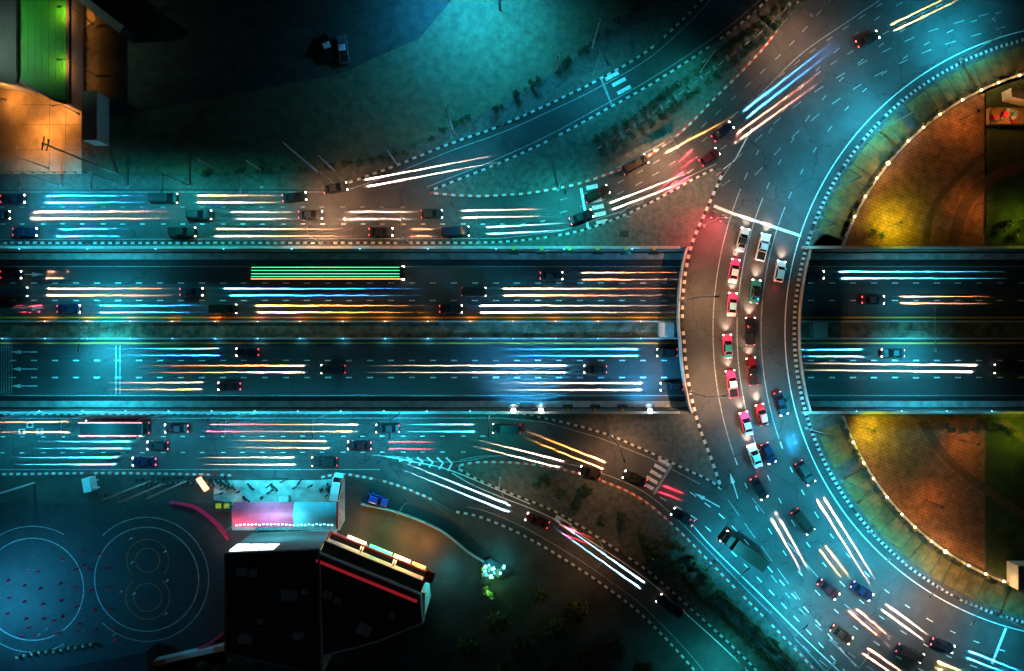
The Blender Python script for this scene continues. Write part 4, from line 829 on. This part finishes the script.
for i in range(9):
    bike(rnd.uniform(214, 330), rnd.uniform(480, 499), rnd.uniform(0, 6), 'motorcycle parked on the bright forecourt', 'motorcycles on the forecourt', .13)

# parked vehicles off the road
vehicle('hatchback', 'hatch', 'blue', 'blue', P(378, 499, .129), R(-18), 'blue car parked on the forecourt beside the shadowed wall', 'car', None, lit=False)
vehicle('van', 'van', 'white', 'white', P(338, 486, .129), R(80), 'white van parked at the end of the awning', 'van', None, lit=False)
vehicle('pickup_truck', 'pickup', 'black', 'white', P(329, 49, .125), R(112), 'dark pickup with white roof on the dark lot, left of the pair', 'pickup', None, lit=False)
vehicle('pickup_truck', 'pickup', 'grey', 'white', P(344, 51, .125), R(98), 'grey pickup with white roof on the dark lot, right of the pair', 'pickup', None, lit=False)

# ------------------------------------------------------------------ red signal, gantries, utility poles
t = empty('traffic_signal', P(706, 218, .12), R(-20), 'red traffic signal on an arm above the left end of the stop line', 'traffic light')
b = MB(); b.tube((0, 0, 0), (0, 0, 5.6), .1, .08, M['dmetal']); b.build('pole', t); b = MB(); b.tube((0, 0, 5.5), (2.2, 0, 5.6), .06, .05, M['dmetal']); b.build('arm', t)
b = MB(); b.box((2.2, 0, 5.3), (.4, .3, 1.1), M['dmetal']); hd = b.build('signal_head', t)
b = MB(); b.box((2.2, -.17, 5.65), (.26, .06, .26), M['red_on']); b.build('red_lens', hd); b = MB(); b.box((2.2, -.17, 5.0), (.26, .04, .26), M['tyre']); b.build('dark_lens', hd)
light('SPOT', 'signal_glow', (2.0, -.5, 5.4), (1, .02, .07), 11000, t, .1, (-.25, -.5, -1), 120)
def utility_pole(px, py, h, ang, label, lamp=False):
    t = empty('utility_pole', P(px, py, .12), ang, label, 'utility pole')
    b = MB(); b.tube((0, 0, 0), (0, 0, h), .2, .12, M['pole_c']); b.build('pole', t)
    for k, zz in enumerate((h - .4, h - 1.5) if h > 14 else (h - .5,)):
        b = MB(); b.box((0, 0, zz), (2.2 - .4 * k, .14, .14), M['dmetal']); b.build('crossarm', t)
        for x in (-.9, 0, .9): b = MB(); b.tube((x, 0, zz + .07), (x, 0, zz + .35), .06, .04, M['conc'], 6); b.build('insulator', t)
POLES = [(118, 174, 21, 80, 'tall concrete utility pole by the yard entrance'), (318, 172, 20, 80, 'tall concrete utility pole at the foot of the dark lot'), (335, 171, 11, 80, 'short utility pole right of the tall one below the dark lot'), (217, 170, 9, 80, 'short utility pole left of the dark lot centre'), (262, 171, 8, 80, 'short utility pole between two others below the dark lot'), (453, 130, 13, 60, 'utility pole on the verge at the middle of the field edge'), (396, 163, 9, 60, 'utility pole on the verge left of the field edge middle'),
         (592, 48, 12, 60, 'utility pole at the upper field corner'), (556, 72, 8, 60, 'utility pole below the upper field corner'), (34, 483, 17, 90, 'tall utility pole at the left edge below the frontage road'), (150, 481, 15, 90, 'left utility pole of the three behind the parked motorcycles'), (165, 483, 15, 90, 'middle utility pole of the three behind the parked motorcycles'), (186, 481, 14, 90, 'right utility pole of the three behind the parked motorcycles')]
for px, py, h, a, lab in POLES: utility_pole(px, py, h, R(a), lab)
def cable(a, c, sag, label):
    b = MB(); pts = [a.lerp(c, t / 10) - Vector((0, 0, sag * 4 * (t / 10) * (1 - t / 10))) for t in range(11)]
    for p, q in zip(pts[:-1], pts[1:]): b.tube(p, q, .03, .03, M['dmetal'], 4)
    tag(b.build('cable'), label, 'cable')
cable(P(118, 174, 20.5), P(318, 172, 19.5), 1.2, 'sagging overhead cable between the two tall utility poles'); cable(P(318, 172, 19.5), P(453, 130, 12.8), 1, 'overhead cable from the tall pole to the field edge pole'); cable(P(453, 130, 12.8), P(592, 48, 11.8), 1, 'overhead cable along the grass field edge')
def gantry(px, py, ang, L, h, label):
    t = empty('sign_gantry', P(px, py, .12), ang, label, 'sign gantry')
    b = MB(); b.tube((0, 0, 0), (0, 0, h), .16, .13, M['metal']); b.build('pole', t); b = MB()
    for dz in (0, -.7): b.tube((-L * .4, 0, h + dz), (L * .6, 0, h + dz), .07, .07, M['metal'], 6)
    for i in range(8):
        x = -L * .4 + L * i / 7; b.tube((x, 0, h), (x + (L / 14 if i < 7 else 0), 0, h - .7), .04, .04, M['metal'], 5)
    b.build('truss', t); b = MB(); b.box((L * .5, -.12, h - .4), (2.2, .1, 1.5), M['dmetal']); b.build('sign_board', t)
gantry(634, 164, R(28), 12, 6.5, 'steel cantilever sign gantry on the long planted island'); gantry(778, 648, R(130), 8, 6.5, 'steel cantilever sign gantry near the bottom of the lower island')
def road_sign(px, py, label, ang, colr='kerb_w', h=2.4, z=.12):
    t = empty('road_sign', P(px, py, z), ang, label, 'road sign'); b = MB(); b.tube((0, 0, 0), (0, 0, h), .05, .05, M['metal']); b.build('post', t)
    b = MB(); b.box((0, .06, h - .4), (.9, .06, .9), M[colr]); b.build('sign_plate', t)
road_sign(460, 466, 'small sign post at the nose of the lower island', R(90)); road_sign(716, 176, 'small sign post at the gore beside the bridge', R(20), 'plastic_red'); road_sign(626, 219, 'small sign post on the northern triangular island', 0)
t = empty('inspection_cover', P(624, 234, .121), 0, 'dark inspection grate on the northern triangular island', 'grate')
b = MB(); b.box((0, 0, .01), (1.7, 1.3, .03), M['dmetal']); b.build('frame', t)
for i in range(6): b = MB(); b.box((-.65 + .26 * i, 0, .04), (.12, 1.1, .04), M['tyre']); b.build('bar', t)

# ------------------------------------------------------------------ buildings
def grow(pt, h):  # ground point whose roof corner, h up, is seen at pt
    return P(pt[0], pt[1], h)
def roof_poly(pts, h): return [P(p[0], p[1], h) for p in pts]
def block(name, pts, h, roofm, wallm, label, cat='building', parapet=True, trim=None):
    """pts = roof outline in the photograph, built at its true height"""
    q = roof_poly(pts, h); t = empty(name, (0, 0, 0), 0, label, cat)
    ctr = sum((v for v in q), Vector()) / len(q); t.location = (ctr.x, ctr.y, .12); q = [(v.x - ctr.x, v.y - ctr.y) for v in q]
    b = MB(); b.prism(q, 0, h - .12, wallm); b.build('wall', t)
    b = MB(); b.prism([(x * 1.002, y * 1.002) for x, y in q], h - .117, h - .03, roofm); b.build('roof', t)
    if parapet: b = MB(); b.wall(q + [q[0]], .25, h - .4, h + .35, trim or M['greyroof']); b.build('parapet', t)
    return t, q, ctr
# left wing
hL = 12
t, q, ctr = block('show_hall', [(226, 553), (319, 549), (322, 674), (226, 652)], hL, M['darkroof'], M['wall'], 'dark flat roofed hall with a bright white front below the awning', trim=M['greyroof'])
yt = q[0][1]
for i in range(6):
    b = MB(); b.box((q[0][0] + 1.5 + 2.6 * i, yt + .2, 9.5), (2.3, .3, 3.4), emis('lit_sign_glow', (.75, .95, 1), 2.6) if i == 0 else bpy.data.materials['lit_sign_glow']); b.build('lit_panel', t)
b = MB(); b.box((q[1][0] - 1.6, yt + .15, 9.6), (3.0, .2, 3.2), M['olive']); b.build('facade_panel', t)
for x, y, w, d in ((3, 3, 1.8, 1.2), (4.8, 3.2, 1.2, 1.2), (11, 7, 2.6, 1.6), (13.6, 6.4, .9, .9), (6, 11.5, .8, .8), (12.5, 14, 1.7, 1.1), (3.5, 14.5, 2.2, 1.4)): b = MB(); b.box((q[0][0] + x, yt - y, hL + .3), (w, d, .9), M['conc']); b.build('roof_unit', t)
for k in range(3): b = MB(); b.box((-.5, yt - 3 - 5 * k, hL - .02), (15, .12, .06), M['greyroof']); b.build('roof_seam', t)
light('SPOT', 'sign_spill', (q[0][0] + 6, yt + 3.5, 10.5), (.12, .8, 1), 9000, t, .5, (0, .5, -1), 140)
b = MB(); b.box((q[0][0] - .1, yt - 7, 7.5), (.2, 6, 2.6), bpy.data.materials['lit_sign_glow']); b.build('lit_side_panel', t); b = MB(); b.box((q[0][0] - .1, yt - 13, 7), (.2, 2.6, 2.2), M['orange_on']); b.build('orange_side_lamp', t)
# right wing, rotated front
hR = 12
t, q, ctr = block('office_wing', [(319.6, 553), (420, 594), (423, 622), (380, 640), (323, 655)], hR, M['darkroof'], M['wall'], 'dark roofed wing with a slanted red framed front', trim=M['panel'])
A, B = Vector(q[0]), Vector(q[1]); d = (B - A).normalized(); nrm = Vector((-d.y, d.x)); Lf = (B - A).length; rz = math.atan2(d.y, d.x)
if nrm.y < 0: nrm = -nrm
def front(x, out, z, sx, sy, sz, m, nm): c = A + d * x + nrm * out; b = MB(); b.box((c.x, c.y, z), (sx, sy, sz), m, rz); return b.build(nm, t)
for x, y, w in ((4, -6, 1.6), (6, -6.3, 1.2), (12, -9, 2.4), (15.5, -5, .9)): front(x, y, hR + .3, w, w * .7, .9, M['conc'], 'roof_unit')
front(Lf / 2, -1.3, hR + .05, Lf, .4, .5, M['ledred'], 'roof_trim'); front(Lf / 2, .9, hR - 1.0, Lf, 1.7, .3, M['olive'], 'upper_ledge'); front(Lf / 2, 1.8, hR - 1.05, Lf + .3, .15, .5, M['dmetal'], 'ledge_edge')
w3 = Lf / 3
for i in range(3): front(w3 * (i + .5), 2.5, hR - 2.6, w3 - .5, .9, .25, M['panel'], 'facade_panel')
for i in range(4): front(w3 * i, 2.5, hR - 2.55, .28, 1.3, .4, M['ledred'], 'frame_post')
front(Lf / 2, 3.1, hR - 2.6, Lf, .22, .5, M['ledred'], 'frame_rail'); front(Lf + .4, 2.4, hR - 2.6, 1.7, 1.9, .6, M['redtrim'], 'corner_block')
E = Vector(q[2]); b = MB(); b.box((B.x + .5, (B.y + E.y) / 2, hR - .9), (.5, abs(B.y - E.y), .5), M['panel']); b.build('side_panel', t)
for x, l, nm in ((4.2, 3.6, 'lampw'), (9, 4.4, 'green_on'), (13.2, 3.2, 'lampw'), (Lf - 2, 2.6, 'orange_on')): front(x, .75, 3.0, l, 1.4, .5, M[nm], 'lit_shop_sign')
for x, colr, en in ((4.0, AMB, 520), (8.5, (.3, 1, .2), 300), (12.0, AMB, 1100), (Lf - 2, AMB, 1300)): c = A + d * x + nrm * 4.4; light('POINT', 'shop_glow', (c.x, c.y, 2.6), colr, en, t, .3)
c = B + nrm * 2.4; light('POINT', 'corner_glow', (c.x + 2.5, c.y - 2, 3), TEAL, 900, t, .2)
# awnings
t = empty('awning', P(264, 516, .13), 0, 'pink and blue sheet awning in front of the bright hall', 'awning')
def aw(x0, x1, m, nm):
    b = MB(); n = 7; o = t.location
    for i in range(n):
        u0, u1 = i / n, (i + 1) / n; f = lambda u: (lambda v: (v.y - o.y, v.z - o.z))(P(0, 502 + 25 * u, 4.2 + 1.0 * math.sin(u * math.pi)))
        a, c = f(u0), f(u1); xa, xc = P(x0, 0, 4.6)[0] - o.x, P(x1, 0, 4.6)[0] - o.x
        b.add([(xa, a[0], a[1]), (xc, a[0], a[1]), (xc, c[0], c[1]), (xa, c[0], c[1]), (xa, a[0], a[1] - .06), (xc, a[0], a[1] - .06), (xc, c[0], c[1] - .06), (xa, c[0], c[1] - .06)], [(3, 2, 1, 0), (4, 5, 6, 7), (0, 1, 5, 4), (2, 3, 7, 6), (1, 2, 6, 5), (3, 0, 4, 7)], m)
    b.build(nm, t)
aw(233, 293.6, M['pinkroof'], 'pink_sheet'); aw(294, 337, M['cyanroof'], 'blue_sheet')
for x in (234, 264, 294, 336):
    for y in (503, 525): p = P(x, y, .13) - t.location; b = MB(); b.tube((p.x, p.y, 0), (p.x, p.y, 4.1), .07, .07, M['metal'], 6); b.build('post', t)
p = P(337.5, 515, 4.6) - t.location; b = MB(); b.box((p.x, p.y, 4.6), (.25, 4.9, .5), M['redtrim']); b.build('end_trim', t)
for i in range(26):
    p = P(237 + 3.8 * i, 524.5 + rnd.uniform(-.6, .6), 4.5) - t.location; b = MB(); b.box((p.x, p.y, 4.45), (.3, .2, .14), M['lampc']); b.build('string_bulb', t)
light('SPOT', 'awning_spill', (2, 6.5, 7.5), (.05, .75, 1), 5200, t, .4, (.1, .1, -1), 150); light('SPOT', 'awning_wash', (-4, -5.2, 8.5), (1, .7, .75), 2600, t, .3, (0, .5, -1), 120)
# decorated float right of the offices
t = empty('market_stall', P(492, 570, .13), R(10), 'small cluttered stall glowing with cyan and yellow lights', 'stall')
b = MB(); b.prism([(-2.6, -2.2), (4.2, -.9), (.2, 2.4), (-1.4, 2.0)], 0, .6, M['dmetal']); b.build('platform', t)
for i in range(34):
    x = rnd.uniform(-1.9, 2.4); y = rnd.uniform(-1.3, 1.3) * (1 - max(0, x) / 4); b = MB(); s = rnd.uniform(.2, .6)
    b.box((x, y, .62 + s / 2), (s, s * rnd.uniform(.6, 1.2), s), M[rnd.choice(['lampc', 'panel', 'plastic_yel', 'wood', 'kerb_w', 'cyanroof', 'redtrim'])] if i % 5 else M['lampc'], rnd.uniform(0, 3)); b.build('ornament', t)
for x, y, colr in ((-.5, .5, TEAL), (2.5, 1.5, TEAL), (-1, -3, (.3, 1, .2))): light('POINT', 'stall_glow', (x, y, 2.6), colr, 420, t, .2)
put_plant('shrub', SHR[1], P(487, 590, .12), 'green lit bush in front of the glowing stall', 'shrub', None, 1.7)
# low wall and shed at the bottom of the riding lot
t = empty('boundary_wall', P(190, 652, .12), R(12.5), 'pale low wall with orange ends at the lower edge of the riding lot', 'wall')
b = MB(); b.box((0, 0, .9), (16, .9, 1.8), M['panel']); b.build('wall', t); b = MB(); b.box((6.6, 0, 1.85), (2.4, 1.0, .2), M['wood']); b.build('orange_cap', t); b = MB(); b.box((-5, 0, 1.85), (2.8, 1.0, .2), M['wood']); b.build('orange_cap', t)
block('storage_shed', [(60, 668), (146, 652), (150, 690), (60, 690)], 4, M['darkroof'], M['dmetal'], 'dark low shed below the riding lot', parapet=False)
# north west buildings
t, q, ctr = block('sports_shed', [(18, -60), (66, -60), (66, 103), (55, 100), (18, 80)], 5, M['greenroof'], M['wall'], 'shed with a bright green sheet roof at the top left', parapet=False)
for i in range(7): b = MB(); b.box((q[0][0] + .6 + 1.25 * i, 3.0, 4.95), (.08, 24 - 2 * (6 - i) * .3, .1), M['greenroof']); b.build('roof_rib', t)
b = MB(); b.wall([q[2], q[3], q[4]], .5, 4.6, 5.15, M['dmetal']); b.build('gutter', t); b = MB(); b.wall([(q[1][0] + .5, q[1][1]), (q[2][0] + .5, q[2][1])], .3, 4.3, 5.0, M['dmetal']); b.build('gutter', t)
light('SPOT', 'eaves_light', (-3, q[3][1] - 3.5, 4.6), AMB, 2400, t, .2, (0, -.3, -1), 110)
block('storage_shed', [(-60, -60), (16.5, -60), (16.5, 84), (-60, 70)], 5.5, M['darkroof'], M['wall'], 'dark roofed shed at the top left corner', parapet=False)
block('storage_shed', [(82, 91), (97, 91), (97, 140), (82, 140)], 4, M['greyroof'], M['wall'], 'small grey roofed shed beside the yard', parapet=False)
block('lean_to_shed', [(70, -6), (82, -6), (124, 26), (119, 33)], 4.5, M['greyroof'], M['dmetal'], 'narrow slanting grey canopy roof beside the green shed', parapet=False)
street_lamp(6, 100, 0, AMB, 2600, 5, 'lit yard lamp at the left edge below the dark shed', arm=1, mats='lampw'); street_lamp(79, 114, math.pi, AMB, 3000, 4.6, 'yard lamp beside the small grey shed', arm=1.4, mats='lampw'); street_lamp(48, 168, R(90), AMB, 3600, 8, 'yard lamp at the gate of the paved yard', arm=1.4, mats='lampw'); street_lamp(96, 26, math.pi, AMB, 2600, 7.5, 'upper yard lamp beside the slanting canopy', arm=1.6, cone=120, tilt=.25, mats='lampw'); street_lamp(96, 76, math.pi, AMB, 2600, 7.5, 'lower yard lamp beside the slanting canopy', arm=1.6, cone=120, tilt=.25, mats='lampw')
t = empty('yard_fence', P(50, 173, .13), 0, 'low railing with gate posts across the yard entrance', 'fence')
b = MB(); b.box((0, 0, .9), (14, .08, .08), M['dmetal']); b.build('rail', t)
for i in range(8): b = MB(); b.box((-7 + 2 * i, 0, .5), (.12, .12, 1), M['dmetal']); b.build('post', t)
b = MB()
for y in (20, 40, 60, 80, 105, 125, 150): b.ribbon(W2([(20, y), (80, y)]), .08, .138, M['path'])
for x in (50, 66): b.ribbon(W2([(x, 90), (x, 172)]), .08, .141, M['path'])
struct(b.build('yard_joint'), 'dark joints between the yard slabs')
# open truck bed stall in the northern plaza
t = empty('food_stall', P(1003, 118, .13), 0, 'open wooden stall stacked with goods in the northern plaza', 'stall')
b = MB(); b.box((0, 0, .5), (7, 3, .2), M['wood']); b.build('platform', t)
for sx, sy, a, c in ((0, 1.45, 7, .12), (0, -1.45, 7, .12), (3.45, 0, .12, 2.8), (-3.45, 0, .12, 2.8)): b = MB(); b.box((sx, sy, .95), (a, c, .8), M['wood']); b.build('side_board', t)
for i in range(18): b = MB(); s = rnd.uniform(.3, .8); b.box((rnd.uniform(-2.8, 2.8), rnd.uniform(-1, 1), .62 + s / 2), (s * 1.3, s, s), M[rnd.choice(['wood', 'plastic_red', 'panel', 'yard', 'cyanroof'])], rnd.uniform(0, 3)); b.build('crate', t)
light('POINT', 'stall_glow', (0, 0, 4), AMB, 500, t, .2)
block('kiosk', [(1011, 88), (1035, 94), (1034, 102), (1012, 97)], 2.6, M['greyroof'], M['wall'], 'small grey roofed kiosk at the right edge of the northern plaza', 'kiosk', parapet=False)
block('kiosk', [(1018, 566), (1040, 566), (1040, 590), (1018, 590)], 3, M['greyroof'], M['wall'], 'small grey roofed kiosk at the lower right corner of the southern plaza', 'kiosk', parapet=False)
# signs and small things along the SW verge
t = empty('billboard', P(93, 483, .12), R(10), 'small white roadside box with side arms left of the parked motorcycles', 'sign box')
b = MB(); b.box((0, 0, 1), (1.5, 2.6, 2), M['panel']); b.build('box', t, bevel=.05)
for y in (-.8, .6): b = MB(); b.box((1.3, y, 1.6), (1.6, .2, .2), M['panel']); b.build('arm', t)
for i, (px, py) in enumerate(((221, 506), (229, 506))):
    t = empty('food_cart', P(px, py, .13), 0, 'small yellow topped food cart, ' + ('left' if i == 0 else 'right') + ' of the pair left of the awning', 'cart')
    b = MB(); b.box((0, 0, .6), (1.2, 1.7, .8), M['dmetal']); b.build('cart_body', t); b = MB(); b.box((0, .3, 1.1), (1.0, .9, .2), M['plastic_yel']); b.build('counter', t)
    for sx in (-.5, .5): b = MB(); b.tube((sx, -.1, .25), (sx, .1, .25), .25, .25, M['tyre'], 10); b.build('wheel', t)
t = empty('market_table', P(285, 498, .13), 0, 'bright white table at the edge of the awning', 'table'); b = MB(); b.box((0, 0, .8), (1.8, 1.1, .08), M['kerb_w']); b.build('tabletop', t)
for sx in (-.8, .8):
    for sy in (-.45, .45): b = MB(); b.box((sx, sy, .38), (.08, .08, .76), M['dmetal']); b.build('leg', t)
t = empty('lattice_sign', P(205, 483, .12), R(-55), 'orange and red sign board standing at the kerb by the motorcycles', 'sign board'); b = MB(); b.box((0, 0, 1.0), (2.8, .5, 1.2), M['orange_on']); b.build('board', t); b = MB(); b.box((0, 0, .2), (2.4, .7, .4), M['dmetal']); b.build('foot', t)
# fence line curving behind the forecourt
t = empty('boundary_wall', P(440, 530, .13), 0, 'thin pale wall curving down from the forecourt to the stall', 'wall'); q = W2(smooth([(362, 503), (400, 512), (440, 529), (470, 552), (484, 560)])); b = MB(); b.wall([(p.x - t.location.x, p.y - t.location.y) for p in q], .22, 0, .9, M['coping']); b.build('wall', t)
# riding lot: cones, barriers, drums
cm = MB(); cm.box((0, 0, .03), (.5, .5, .06), M['plastic_red']); cm.tube((0, 0, .06), (0, 0, .75), .24, .05, M['plastic_red'], 10); CM = cm.mesh('cone')
cb = MB(); cb.tube((0, 0, .38), (0, 0, .52), .145, .10, M['kerb_w'], 10); CB = cb.mesh('band')
CONES = [(28, 571), (38, 571), (9, 580), (25, 585), (41, 588), (61, 583), (63, 559), (10, 597), (25, 601), (43, 604), (62, 600), (8, 613), (27, 618), (44, 618), (54, 620), (63, 616), (29, 627), (36, 635), (57, 633), (84, 551), (99, 554), (82, 566), (90, 569), (76, 569), (76, 587), (92, 590), (107, 568), (109, 587), (110, 609), (94, 610), (77, 606), (78, 623), (96, 629), (113, 629), (115, 640), (78, 631), (22, 636)]
for px, py in CONES:
    t = empty('traffic_cone', P(px, py, .125), 0, 'red traffic cone standing on the dark riding lot', 'traffic cone', 'cones on the riding lot')
    for nm, me in (('cone', CM), ('band', CB)): o = bpy.data.objects.new(nm, me); C.objects.link(o); o.parent = t
wc = MB(); wc.box((0, 0, .03), (.4, .4, .06), M['dmetal']); wc.tube((0, 0, .06), (0, 0, .9), .16, .06, M['kerb_w'], 8); WC = wc.mesh('marker_post')
for i, (px, py) in enumerate(((40, 634), (48, 628), (60, 632), (85, 630), (115, 634), (122, 591), (132, 538), (133, 562), (135, 593), (166, 551), (167, 613), (168, 580))):
    o = bpy.data.objects.new('marker_post', WC); C.objects.link(o); o.location = P(px, py, .125); tag(o, ordn(i) + ' small white marker post from the left on the riding lot', 'marker post', 'marker posts on the riding lot')
br = MB(); br.prism([(-.5, -.25), (.5, -.25), (.5, .25), (-.5, .25)], 0, .25, M['plastic_red']); frustum(br, -.5, -.48, .48, .5, .25, .95, .2, .08, M['plastic_red']); BRM = br.mesh('barrier')
for pts, n, lab, g in (([(171, 502), (185, 504), (198, 508), (212, 518), (223, 530), (230, 539)], 13, 'red barrier from the left in the curved line near the awning', 'red barriers near the awning'), ([(178, 655), (195, 650), (212, 642), (229, 628)], 12, 'red barrier from the left in the line at the lower hall corner', 'red barriers at the lower hall corner')):
    pp = resample(smooth(pts, 1), 5.5)
    for i, (p, q2) in enumerate(zip(pp[:-1], pp[1:])):
        o = bpy.data.objects.new('plastic_barrier', BRM); C.objects.link(o); c = (p + q2) / 2; o.location = P(c.x, c.y, .126); o.rotation_euler = (0, 0, math.atan2(-(q2.y - p.y), q2.x - p.x)); tag(o, ordn(i) + ' ' + lab, 'barrier', g)
dm = MB(); dm.tube((0, 0, 0), (0, 0, .9), .3, .3, M['olive'], 12); dm.tube((0, 0, .9), (0, 0, .94), .27, .27, M['yard'], 12); DM = dm.mesh('drum')
for i in range(11): o = bpy.data.objects.new('drum', DM); C.objects.link(o); o.location = P(20 + 7.3 * i, 655 - 1.2 * i + rnd.uniform(-1, 1), .125); tag(o, ordn(i) + ' olive drum from the left in the row below the riding circles', 'drum', 'drums in a row on the riding lot')
# yellow junction boxes in the frontage road at far left: three pale cabinets
for i, (px, py) in enumerate(((30, 425), (22, 431.5), (40, 431.5))):
    t = empty('manhole_frame', P(px, py, .006), 0, 'square manhole frame in the lower frontage road, ' + ('topmost', 'lower left', 'lower right')[i] + ' of three', 'manhole')
    b = MB(); b.box((0, 0, .01), (1.3, 1.1, .03), M['conc']); b.build('rim', t); b = MB(); b.tube((0, 0, .02), (0, 0, .04), .36, .36, M['tyre'], 14); b.build('cover', t)
